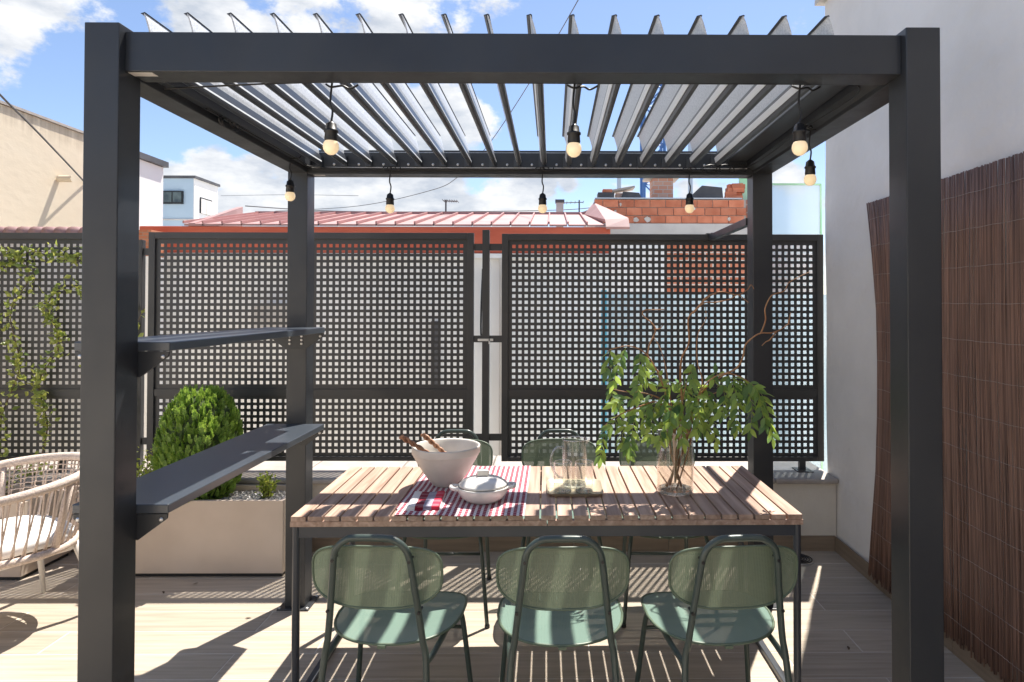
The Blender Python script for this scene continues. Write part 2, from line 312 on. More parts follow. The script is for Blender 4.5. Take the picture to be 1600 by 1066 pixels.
MAT['smallbrick'] = bricktex('small_brickwork', 4.2, .5, .16, (.42, .13, .06), (.55, .22, .12), (.35, .22, .15))
MAT['chimneybrick'] = bricktex('chimney_brickwork', 3.4, .5, .22, (.52, .22, .14), (.55, .36, .28), (.5, .44, .4))

# ------------------------------------------------------------------ mesh builder
class MB:
    def __init__(s): s.v = []; s.f = []
    def add(s, vs, fs):
        o = len(s.v); s.v += [tuple(p) for p in vs]; s.f += [tuple(i+o for i in f) for f in fs]; return s
    def box(s, x0, x1, y0, y1, z0, z1, M=None):
        vs = [Vector(p) for p in ((x0, y0, z0), (x1, y0, z0), (x1, y1, z0), (x0, y1, z0), (x0, y0, z1), (x1, y0, z1), (x1, y1, z1), (x0, y1, z1))]
        if M: vs = [M @ p for p in vs]
        return s.add(vs, [(3, 2, 1, 0), (4, 5, 6, 7), (0, 1, 5, 4), (1, 2, 6, 5), (2, 3, 7, 6), (3, 0, 4, 7)])
    def cbox(s, x0, x1, y0, y1, z0, z1, c):      # chamfered upper edges
        vs = [(x0, y0, z0), (x1, y0, z0), (x1, y1, z0), (x0, y1, z0), (x0, y0, z1-c), (x1, y0, z1-c), (x1, y1, z1-c), (x0, y1, z1-c),
              (x0+c, y0+c, z1), (x1-c, y0+c, z1), (x1-c, y1-c, z1), (x0+c, y1-c, z1)]
        fs = [(3, 2, 1, 0), (8, 9, 10, 11)]
        for k in range(4):
            n = (k+1) % 4; fs += [(k, n, n+4, k+4), (k+4, n+4, n+8, k+8)]
        return s.add(vs, fs)
    def tube(s, pts, r, n=8, closed=False):
        pts = [Vector(p) for p in pts]; N = len(pts); rs = r if isinstance(r, (list, tuple)) else [r]*N
        vs = []; up = None
        for i, p in enumerate(pts):
            a = pts[(i-1) % N] if (closed or i) else p; b = pts[(i+1) % N] if (closed or i < N-1) else p
            t = (b-a).normalized() if (b-a).length > 1e-9 else Vector((0, 0, 1))
            if up is None:
                up = Vector((0, 0, 1)) if abs(t.z) < .9 else Vector((1, 0, 0))
            up = (up - t*up.dot(t)); up = up.normalized() if up.length > 1e-6 else t.orthogonal().normalized()
            w = t.cross(up)
            for k in range(n):
                a_ = 2*PI*k/n; vs.append(p+(up*math.cos(a_)+w*math.sin(a_))*rs[i])
        fs = []
        for i in range(N if closed else N-1):
            j = (i+1) % N
            for k in range(n): fs.append((i*n+k, i*n+(k+1) % n, j*n+(k+1) % n, j*n+k))
        if not closed: fs += [tuple(range(n))[::-1], tuple((N-1)*n+k for k in range(n))]
        return s.add(vs, fs)
    def lathe(s, prof, n=32, c=(0, 0, 0), sx=1, sy=1):
        vs = []
        for r, z in prof:
            for k in range(n): a = 2*PI*k/n; vs.append((c[0]+r*math.cos(a)*sx, c[1]+r*math.sin(a)*sy, c[2]+z))
        fs = []
        for i in range(len(prof)-1):
            for k in range(n): fs.append((i*n+k, i*n+(k+1) % n, (i+1)*n+(k+1) % n, (i+1)*n+k))
        if prof[0][0] > 1e-5: fs.append(tuple(range(n))[::-1])
        if prof[-1][0] > 1e-5: fs.append(tuple((len(prof)-1)*n+k for k in range(n)))
        return s.add(vs, fs)
    def extrude(s, poly, axis, a, b):            # poly in the two other axes
        def P(p, t):
            if axis == 'y': return (p[0], t, p[1])
            if axis == 'x': return (t, p[0], p[1])
            return (p[0], p[1], t)
        n = len(poly); vs = [P(p, a) for p in poly]+[P(p, b) for p in poly]
        fs = [tuple(range(n))[::-1], tuple(n+k for k in range(n))]+[(k, (k+1) % n, n+(k+1) % n, n+k) for k in range(n)]
        return s.add(vs, fs)
    def grid(s, nx, ny, fn, thick=None):
        o = [fn(i/nx, j/ny) for j in range(ny+1) for i in range(nx+1)]
        fs = [(j*(nx+1)+i, j*(nx+1)+i+1, (j+1)*(nx+1)+i+1, (j+1)*(nx+1)+i) for j in range(ny) for i in range(nx)]
        return s.add(o, fs)
    def mesh(s, name, mat, smooth=False, recalc=True):
        import bmesh
        me = bpy.data.meshes.new(name); me.from_pydata(s.v, [], s.f)
        if recalc and len(s.f) < 60000:
            bm = bmesh.new(); bm.from_mesh(me); bmesh.ops.recalc_face_normals(bm, faces=bm.faces)
            bm.to_mesh(me); bm.free()
        if mat: me.materials.append(MAT[mat])
        if smooth:
            for p in me.polygons: p.use_smooth = True
        me.update(); return me
    def obj(s, name, mat, parent=None, loc=(0, 0, 0), rot=(0, 0, 0), smooth=False, bevel=0, solid=0, sub=0, auto=0, label=None, recalc=True):
        return put(s.mesh(name, mat, smooth, recalc), name, parent, loc, rot, bevel, solid, sub, auto, label)
def put(me, name, parent=None, loc=(0, 0, 0), rot=(0, 0, 0), bevel=0, solid=0, sub=0, auto=0, label=None):
    o = bpy.data.objects.new(name, me); C.objects.link(o); o.location = loc; o.rotation_euler = rot
    if parent: o.parent = parent
    if solid: m = o.modifiers.new('solid', 'SOLIDIFY'); m.thickness = solid; m.offset = 0
    if sub: m = o.modifiers.new('sub', 'SUBSURF'); m.levels = sub; m.render_levels = sub
    if bevel: m = o.modifiers.new('bevel', 'BEVEL'); m.width = bevel; m.segments = 2; m.limit_method = 'ANGLE'; m.angle_limit = R(40); m.harden_normals = False
    if auto: m = o.modifiers.new('esplit', 'EDGE_SPLIT'); m.split_angle = R(auto)
    if label: o['label'] = label
    return o
def thing(name, label, cat, loc=(0, 0, 0), rz=0, group=None):
    o = bpy.data.objects.new(name, None); C.objects.link(o); o.location = loc; o.rotation_euler = (0, 0, rz); o.empty_display_size = .1
    return tag(o, label, cat, group)
def tag(o, label=None, cat=None, group=None, kind=None):
    if label: o['label'] = label
    if cat: o['category'] = cat
    if group: o['group'] = group
    if kind: o['kind'] = kind
    return o
def kids(o): return [c for c in bpy.data.objects if c.parent == o]
def dup(root, loc, rz, label, group=None):
    r = root.copy(); C.objects.link(r); r.location = loc; r.rotation_euler = (0, 0, rz); r['label'] = label
    if group: r['group'] = group
    for c in kids(root):
        k = c.copy(); C.objects.link(k); k.parent = r
        for g in kids(c):
            q = g.copy(); C.objects.link(q); q.parent = k
    return r
def smoothpath(pts, n=6):
    pts = [Vector(p) for p in pts]; out = []
    for i in range(len(pts)-1):
        p0 = pts[max(i-1, 0)]; p1 = pts[i]; p2 = pts[i+1]; p3 = pts[min(i+2, len(pts)-1)]
        for k in range(n):
            t = k/n; out.append(.5*((2*p1)+(-p0+p2)*t+(2*p0-5*p1+4*p2-p3)*t*t+(-p0+3*p1-3*p2+p3)*t**3))
    out.append(pts[-1]); return out

# ------------------------------------------------------------------ floor: grout bed + planks
floor = MB().box(-7, 1.79, -4.0, 4.07, -.1, -.0012).obj('floor', 'grout'); floor['kind'] = 'structure'
outer = MB().box(-60, 70, -60, 140, -3.4, -3.0).obj('ground', 'concrete'); outer['kind'] = 'structure'
PL = 1.22; ph = .197
ptile = MB().cbox(0, 1.2152, 0, ph-.0048, -.011, 0, .0012).mesh('tile', 'tile')
row = 0; y = 3.868
yy = [3.868 - ph*k for k in range(40)]
for k, y1 in enumerate(yy):
    if y1 < -3.8: break
    y0 = y1-ph
    off = 1.39 if k % 2 == 0 else 1.04
    # rows: 0 -> y 3.67..3.868
    x = off-PL*7
    while x < 1.79:
        a, b = x, x+1.2152
        if b > 1.79: b = 1.787
        if a < -6.9: x += PL; continue
        if y1 < 1.0 and (a < -4):
            x += PL; continue
        if b-a < .02: break
        if b < x+1.21: o = MB().cbox(0, b-a, 0, ph-.0048, -.011, 0, .0012).obj('tile', 'tile', floor, (a, y0, 0))
        else: o = put(ptile, 'tile', floor, (a, y0, 0))
        x += PL
# last row against the low wall
x = 1.04-PL*7
while x < 1.79:
    a, b = x, min(x+1.2152, 1.787)
    if a > -6.9: MB().cbox(0, b-a, 0, 4.066-3.872, -.011, 0, .0012).obj('tile', 'tile', floor, (a, 3.8705, 0))
    x += PL

# ------------------------------------------------------------------ low wall under the fence
lw_ = thing('low_wall', 'low cream rendered wall with brown skirting and stone coping below the mesh fence', 'wall', (0, 4.07, 0))
MB().box(-7, 1.794, 0, .55, -3, .426).obj('wall_body', 'lowwall', lw_)
x = -7.0
while x < 1.75:
    b = min(x+.6, 1.80)
    MB().box(x, b-.004, -.045, .60, .427, .462).obj('coping_stone', 'coping', lw_, bevel=.012); x += .6
x = -7.0
while x < 1.75:
    b = min(x+.595, 1.786)
    MB().box(x, b-.003, -.010, -.0005, .0, .095).obj('skirting_tile', 'skirt', lw_); x += .595

# ------------------------------------------------------------------ right boundary wall
rw = thing('side_wall', 'tall pale grey rendered house wall along the right side of the terrace', 'wall', (1.794, 0, 0))
g = MB()
def rwf(i, j):
    yy_, zz = -4+i*8.2, -3+j*6.54
    return (.004*math.sin(yy_*2.1+zz)+.003*math.sin(zz*5.3-yy_*3), yy_, zz)
g.grid(60, 40, rwf)
g.box(.02, 6, -4, 4.198, -3, 3.538)
g.obj('wall_body', 'wall', rw, recalc=False)
MB().extrude([(-.05, 3.54), (.6, 3.54), (.6, 3.60), (-.05, 3.575)], 'y', -4, 4.25).obj('roof_edge', 'concrete', rw)
y = 4.06
while y > -3.5:
    MB().box(-.012, -.008+.003, y-.592, y, 0, .092).obj('skirting_tile', 'skirt', rw); y -= .595

# reed screen hung on the right wall
rs = thing('reed_screen', 'brown willow reed screen wired in rows hanging on the right wall', 'screen', (1.765, 0, 0))
rr = MB(); y = 3.60; top, bot = 2.118, .06
rnd = random.Random(3)
def reedshift(y, z):
    t = (z-bot)/(top-bot); return -(.10*math.sin(PI*min(max(t, 0), 1))+.02*(1-t))*math.exp(-(3.6-y)/.35)
while y > .9:
    rad = rnd.uniform(.0023, .0034); zt = top+rnd.uniform(-.003, .003); zb = bot+.02*(3.6-y)+rnd.uniform(-.02, .02)
    pts = []
    ph_ = rnd.uniform(0, 6); lean = rnd.uniform(-.0022, .0022)
    for k in range(8):
        z = zb+(zt-zb)*k/7
        pts.append((rnd.uniform(-.002, .002)+.008*math.sin(y*3+z*2.2), y+reedshift(y, z)+.0025*math.sin(ph_+z*4)+lean*(k/7), z))
    rr.tube(pts, rad, 5); y -= rad*1.95
o = rr.obj('reeds', 'reed', rs, smooth=True, recalc=False); o['kind'] = 'stuff'
for z0 in [2.02, 1.87, 1.71, 1.555, 1.40, 1.245, 1.09, .935, .78, .625, .47, .315, .17]:
    pts = []
    y = 3.6
    while y > .9:
        pts.append((-.0055+.008*math.sin(y*3+z0*2.2)+(.0015 if int(y/.014) % 2 else -.001), y+reedshift(y, z0), z0-.004*math.sin(y*2.7+z0)+.0012*math.sin(y*40))); y -= .014
    MB().tube(pts, .0009, 4).obj('wire', 'coping', rs)

# black cable behind the reed screen, drain
cb = MB().tube(smoothpath([(1.775, 3.46, .26), (1.778, 3.44, .12), (1.778, 3.36, .035), (1.778, 3.22, .012), (1.775, 3.05, .02)]), .007, 8).obj('power_cable', 'dark', smooth=True)
tag(cb, 'black cable hanging below the reed screen near the skirting', 'cable')
dr = thing('drain_cover', 'small round metal floor drain in the corner by the low wall', 'drain', (1.50, 3.92, .001))
MB().lathe([(.085, 0), (.085, .006), (.078, .008), (.0, .008)], 28).obj('rim', 'screw', dr)
for k in range(5):
    MB().tube([(.015*(k+1)*math.cos(a*PI/10), .015*(k+1)*math.sin(a*PI/10), .010) for a in range(20)], .0022, 6, True).obj('ring', 'dark', dr)

# ------------------------------------------------------------------ pergola
W = .101; XL, XR, YF, YR = -1.3584, 1.1347, 1.866, 3.305
pg = thing('pergola', 'dark grey metal pergola with open louvred roof over the dining table', 'pergola', (0, 0, 0))
for (x0, y0, z1) in ((XL, YF, 2.362), (XR-W, YF, 2.358), (XL, YR, 2.335), (XR-W, YR, 2.335)):
    p = MB().box(x0, x0+W, y0, y0+W, .008, z1).obj('post', 'frame', pg, bevel=.003)
    MB().box(x0-.03, x0+W+.03, y0-.03, y0+W+.03, .0005, .008).obj('base_plate', 'frame', p, bevel=.003)
    b_ = MB()
    for sx in (-.018, W+.018):
        for sy in (-.018, W+.018): b_.lathe([(.008, 0), (.008, .005), (.004, .007), (0, .007)], 8, (x0+sx, y0+sy, .008))
    b_.obj('anchor_bolts', 'screw', p)
ZB = 2.228
MB().box(XL+W, XR-W, YF+.026, YF+.122, ZB, 2.345).obj('beam', 'frame', pg, bevel=.002)
MB().box(XL+W, XR-W, YR+.004, YR+.098, 2.218, 2.33).obj('beam', 'frame', pg, bevel=.002)
for x0 in (XL+.004, XR-W+.002):
    MB().box(x0, x0+W-.006, YF+W, YR, 2.224, 2.335).obj('beam', 'frame', pg, bevel=.002)
# inner gutters
MB().box(XL+W-.002, XL+W+.028, YF+.123, YR+.003, 2.25, 2.315).obj('gutter', 'louver_dark', pg)
MB().extrude([(XR-W-.03, 2.262), (XR-W+.002, 2.24), (XR-W+.002, 2.32), (XR-W-.03, 2.32)], 'y', YF+.123, YR+.003).obj('gutter', 'frame', pg)
MB().box(.90, XR-W-.035, YF+.123, YR+.003, 2.285, 2.33).obj('motor_box', 'louver_dark', pg, bevel=.004)
MB().box(XL+W+.03, XR-W-.036, YR-.018, YR+.003, 2.235, 2.322).obj('gutter', 'frame', pg)
MB().box(XL+W+.03, XR-W-.036, YR-.024, YR-.0185, 2.243, 2.247).obj('trim_strip', 'louver', pg)
MB().box(XL+W+.03, XR-W-.036, YR-.012, YR+.0025, 2.3225, 2.327).obj('trim_strip', 'louver', pg)
MB().box(XL+W+.03, XR-W-.036, YR+.0035, YR+.02, 2.331, 2.340).obj('trim_strip', 'frame', pg)
MB().box(XL+W+.004, XL+W+.075, YF+.035, YF+.065, ZB-.0012, ZB-.0002).obj('sticker', 'white', pg)
MB().box(XL+W+.02, XL+W+.075, YR+.03, YR+.05, 2.2165, 2.2175).obj('sticker', 'white', pg)
# louvres: hollow lower bar with a groove and a curved fin leaning to the left
fin = [(.004, .046), (.009, .050), (.0085, .070), (.003, .100), (-.005, .128), (-.012, .146), (-.016, .146), (-.009, .127), (-.001, .099), (.0045, .070)]
bar = [(-.008, .052), (-.0065, .040), (-.0035, .040), (.0025, .014), (-.0005, .013), (.004, -.001), (.012, -.004), (.0165, .003), (.0205, .001), (.022, .006), (.014, .050), (.002, .056)]
def strip(p, q, o, th=.0012):
    p, q, o = Vector(p), Vector(q), Vector(o).normalized()*th
    return [tuple(p+o*.3), tuple(q+o*.3), tuple(q+o), tuple(p+o)]
lip = [(-.018, .143), (-.008, .147), (-.012, .150), (-.025, .146)]
strip_me = MB().extrude(strip((-.0065, .039), (-.0005, .0145), (-1, -.25), .0032), 'y', 0, 1.36).mesh('glint_strip', 'louver_glint')  # painted reflection along the bar faces
strip2_me = MB().extrude(strip((.0205, .012), (.0190, .019), (1, .2), .003), 'y', 0, 1.36).mesh('glint_strip', 'louver_glint')
fin_me = MB().extrude(fin, 'y', 0, 1.36).mesh('fin', 'louver')
bar_me = MB().extrude(bar, 'y', 0, 1.36).mesh('louver', 'louver_dark')
MB_l = MB().extrude(lip, 'y', 0, 1.36).mesh('fin_lip', 'louver_dark')
scr_me = MB().lathe([(.0065, 0), (.0065, .003), (.003, .005), (0, .005)], 10).mesh('screw', 'screw')
for i in range(17):
    x = -1.189+.1262*i
    L_ = put(bar_me, 'louver', pg, (x, YF+.045-.018, 2.254))
    put(fin_me, 'fin', L_); put(MB_l, 'fin_lip', L_); put(strip_me, 'glint_strip', L_); put(strip2_me, 'glint_strip', L_)
    put(scr_me, 'screw', pg, (x-.052, YR-.0185, 2.262), (PI/2, 0, 0))
    MB().box(x-.018, x+.014, YR-.030, YR-.0185, 2.25, 2.305).obj('end_bracket', 'louver_dark', pg)

# ------------------------------------------------------------------ shelves on the left posts
def shelf(z, label):
    t = thing('bar_shelf', label, 'shelf', (XL+W/2, YF+W, z), 0, 'shelves between the left pergola posts')
    d = YR-YF-W; hw = .145
    MB().box(-hw, hw, .001, d-.001, -.028, 0).obj('board', 'shelf', t, bevel=.003)
    for yy0, s in ((.001, 1), (d-.001, -1)):
        y0, y1 = (yy0+.0, yy0+.008) if s > 0 else (yy0-.008, yy0)
        poly = [(-hw+.002, -.029), (hw-.002, -.029), (hw-.004, -.044), (W/2+.004, -.108), (-W/2-.004, -.108), (-hw+.004, -.044)]
        b = MB().extrude(poly, 'y', y0, y1).obj('bracket', 'frame', t, bevel=.001)
        for sx, sz in ((-.125, -.045), (.125, -.045), (-.03, -.045), (.03, -.045), (-.03, -.064), (.03, -.064), (-.03, -.083), (.03, -.083)):
            if s > 0 and abs(sx) < .1: continue
            put(scr_me, 'screw', b, (sx, y0, sz), (PI/2, 0, 0))
    return t
shelf(.937, 'lower dark metal shelf, the one beside the round bush')
shelf(1.429, 'upper dark metal shelf at eye level between the left posts')

# ------------------------------------------------------------------ string lights
sg = thing('string_lights', 'black festoon cable with eight cream globe bulbs hanging under the pergola beams', 'string lights', (0, 0, 0))
sock = MB().lathe([(.004, .058), (.007, .056), (.0155, .049), (.0180, .032), (.0215, .030), (.0215, .024), (.0185, .022), (.0200, .002), (.0185, -.004), (.0, -.004)][::-1], 20).mesh('socket', 'dark', True)
bulb = MB().lathe([(.0, -.046), (.009, -.0445), (.017, -.039), (.0225, -.030), (.024, -.021), (.0225, -.011), (.018, -.003), (.015, .001), (0, .001)], 24).mesh('bulb', 'bulb', True)
hang = [(-.682, YF+.115, 2.226, 2.05), (.066, YF+.115, 2.226, 2.045), (.765, YF+.115, 2.226, 2.052), (1.018, 2.53, 2.24, 2.062), (.70, YR-.03, 2.235, 2.060),
        (-.05, YR-.03, 2.235, 2.058), (-.826, YR-.03, 2.235, 2.056), (-1.262, 3.10, 2.25, 2.088)]
for i, (x, y, zt, zs) in enumerate(hang):
    put(bulb, 'bulb', sg, (x, y, zs)); put(sock, 'socket', sg, (x, y, zs))
    MB().tube(smoothpath([(x, y, zs+.055), (x+.004, y, zs+.09), (x-.003, y, (zs+zt)/2+.03), (x+.002, y, zt)]), .0034, 6).obj('drop_cord', 'dark', sg, smooth=True)
    # knot of spare cable with a tie where it hangs
    if i >= 3:
        lp = []
        for k in range(26): a = k*2*PI/12; lp.append((x+.028*math.cos(a)+(.002*k-.02), y-.004-.0005*k, zt+.003+.009*math.sin(a)))
        MB().tube(lp, .0028, 6).obj('cable_loop', 'dark', sg, smooth=True)
    else:
        MB().tube(smoothpath([(x-.02, y+.01, zt+.0), (x, y, zt-.012), (x+.03, y+.012, zt-.004), (x+.05, y+.02, zt-.010), (x+.075, y+.024, zt+.003)]), .0032, 6).obj('cable_loop', 'dark', sg, smooth=True)
path = [(-1.235, 2.05, 2.23), (-.676, YF+.118, 2.231), (.066, YF+.118, 2.230), (.765, YF+.118, 2.230), (.985, 2.05, 2.235), (1.0, 2.53, 2.246), (.995, 3.1, 2.24), (.93, YR-.03, 2.235), (.70, YR-.03, 2.237), (-.05, YR-.03, 2.237), (-.826, YR-.03, 2.237), (-1.2, YR-.06, 2.24), (-1.236, 3.1, 2.25), (-1.238, 2.45, 2.245), (-1.238, 2.3, 2.243)]
MB().tube(smoothpath(path, 8), .003, 6).obj('cable', 'dark', sg, smooth=True)
lp = [(-1.234+.004*math.sin(k), 2.42+.05*math.cos(k*.9)+.004*k, 2.232+.018*math.sin(k*.9)) for k in range(16)]
MB().tube(smoothpath(lp, 4), .003, 6).obj('cable_loop', 'dark', sg, smooth=True)
lp = [(.96+.03*math.cos(k*1.1)-.012*k, YR-.06-.01*math.sin(k), 2.235+.02*math.sin(k*1.1)) for k in range(18)]
MB().tube(smoothpath(lp, 4), .003, 6).obj('cable_loop', 'dark', sg, smooth=True)

# ------------------------------------------------------------------ perforated fence
FY = 4.25
def perforated(x0, x1, z0, z1, pitch=.0409, hole=.0222, t=.002):
    m = MB(); nx = int((x1-x0-.006)/pitch); nz = int((z1-z0-.006)/pitch)
    ox = x0+((x1-x0)-nx*pitch)/2; oz = z0+((z1-z0)-nz*pitch)/2; h0 = (pitch-hole)/2
    xs = [ox+i*pitch+h0 for i in range(nx)]; zs = [oz+j*pitch+h0 for j in range(nz)]
    for yf in (0, t):
        q = lambda a, b, c, d: m.add([(a, yf, c), (b, yf, c), (b, yf, d), (a, yf, d)], [(0, 1, 2, 3) if yf == 0 else (3, 2, 1, 0)])
        prev = z0
        for z in zs: q(x0, x1, prev, z); prev = z+hole
        q(x0, x1, prev, z1)
        for z in zs:
            pv = x0
            for x in xs: q(pv, x, z, z+hole); pv = x+hole
            q(pv, x1, z, z+hole)
    for z in zs:
        for x in xs:
            a, b, c, d = x, x+hole, z, z+hole
            m.add([(a, 0, c), (b, 0, c), (b, 0, d), (a, 0, d), (a, t, c), (b, t, c), (b, t, d), (a, t, d)], [(0, 4, 5, 1), (1, 5, 6, 2), (2, 6, 7, 3), (3, 7, 4, 0)])
    return m
def fence_panel(x0, x1, z0, z1, label, foot=()):
    t = thing('mesh_fence', label, 'fence', (x0, FY, z0), 0, 'perforated metal fence panels on the low wall')
    w, h = x1-x0, z1-z0; fr = .042; md = .97-z0
    f = MB(); 
    f.box(0, fr, -.02, .02, 0, h).box(w-fr, w, -.02, .02, 0, h).box(fr, w-fr, -.02, .02, h-fr, h).box(fr, w-fr, -.02, .02, 0, .03)
    f.obj('frame', 'fence', t, bevel=.002)
    MB().box(fr, w-fr, -.014, .018, md-.022, md+.022).obj('mid_rail', 'fence', t)
    perforated(fr, w-fr, md+.022, h-fr).obj('perforated_sheet', 'fence', t, (0, -.004, 0), recalc=False)
    perforated(fr, w-fr, .03, md-.022).obj('perforated_sheet', 'fence', t, (0, -.004, 0), recalc=False)
    for xf in foot:
        MB().box(xf-.02, xf+.02, -.015, .015, .4675-z0, 0).box(xf-.05, xf+.05, -.07, .05, .4625-z0, .4675-z0).obj('foot', 'fence', t)
    return t
fence_panel(-2.645, -.517, .525, 2.02, 'middle perforated panel of the fence, directly behind the lower shelf and round bush', (.3, 1.8))
fence_panel(-.332, 1.788, .522, 2.015, 'right perforated panel of the fence, behind the vase of branches', (.3, 1.98))
fence_panel(-6.2, -2.735, .525, 2.015, 'left perforated panel of the fence with a climbing plant in front', (1.0, 3.0))
fp = thing('fence_post', 'narrow dark post with latch between the middle and right fence panels', 'post', (-.437, FY, .51))
MB().box(-.023, .023, -.022, .022, -.0475, 1.53).obj('upright', 'fence', fp, bevel=.002)
for z in (1.395, .79, .145):
    MB().box(-.079, -.0235, -.006, .006, z, z+.045).obj('bracket', 'fence', fp); MB().box(.0235, .104, -.006, .006, z, z+.045).obj('bracket', 'fence', fp)
MB().box(-.05, .05, -.034, -.023, .80, .815).box(.02, .03, -.034, -.023, .78, .8145).obj('latch', 'screw', fp)
fp2 = thing('fence_post', 'narrow grey post between the left and middle fence panels', 'post', (-2.70, FY, .51))
MB().box(-.012, .014, -.02, .02, -.0475, 1.46).obj('upright', 'fence', fp2, bevel=.002)
for z in (1.36, .12): MB().box(.0145, .054, -.006, .006, z, z+.045).obj('bracket', 'fence', fp2)
br = thing('brace_bar', 'short dark metal bar tying the rear right pergola post to the fence', 'bar', (1.045, YR+W, 1.99))
MB().box(-.018, .018, .001, FY-YR-W-.021, -.02, .02).obj('bar', 'frame', br, bevel=.002)
MB().box(-.03, .03, FY-YR-W-.0205, FY-YR-W+.035, .026, .031).box(-.018, .018, FY-YR-W-.10, FY-YR-W-.0215, .0205, .0255).obj('clamp', 'frame', br)

# glass wind screen beyond the fence at the right
gs = thing('glass_screen', 'pale frosted glass screen with green edges rising behind the right end of the fence', 'screen', (1.50, 4.55, -.2))
MB().box(0, .40, 0, .012, 0, 2.60).obj('pane', 'pane', gs)
MB().box(0, .40, -.001, .013, 2.601, 2.614).obj('edge', 'paneedge', gs)
MB().box(.401, .413, -.001, .013, 0, 2.614).obj('edge', 'paneedge', gs)

# ------------------------------------------------------------------ table
TR = .0112
tb = thing('dining_table', 'slatted teak top dining table on a thin dark metal frame', 'table', (-.0175, 2.85, 0), TR)
TW, TD = 1.963, .757; ns = 31; pw = TW/ns
sm = MB().box(-(pw-.0075)/2, (pw-.0075)/2, -TD/2, TD/2, .7205, .74).mesh('slat', 'wood')
for i in range(ns):
    x = -TW/2+pw*(i+.5)
    put(sm, 'slat', tb, (x, random.uniform(-.0015, .0015), random.uniform(-.0006, .0006)), bevel=.0016)
for s in (-1, 1):
    y = s*(TD/2-.014)
    MB().box(-TW/2, -.006, y-.0125, y+.0125, .699, .7195).obj('edge_rail', 'wood', tb, bevel=.0015)
    MB().box(-.003, TW/2, y-.0125, y+.0125, .699, .7195).obj('edge_rail', 'wood', tb, bevel=.0015)
MB().box(-TW/2+.1, TW/2-.1, -.02, .02, .699, .7195).obj('edge_rail', 'wood', tb)
for s in (-1, 1):
    y = s*(TD/2-.022); MB().box(-TW/2+.03, TW/2-.03, y-.012, y+.012, .655, .698).obj('apron', 'louver_dark', tb, bevel=.0015)
    x = s*(TW/2-.018); MB().box(x-.012, x+.012, -TD/2+.04, TD/2-.04, .655, .698).obj('apron', 'louver_dark', tb, bevel=.0015)
    MB().box(x-.014, x+.014, -TD/2+.02, TD/2-.02, .001, .026).obj('foot_rail', 'louver_dark', tb, bevel=.003)
    for s2 in (-1, 1):
        yy_ = s2*(TD/2-.02)
        MB().tube([(x, yy_, .027), (x, yy_, .698)], .0145, 12).obj('leg', 'louver_dark', tb, smooth=True, auto=40)

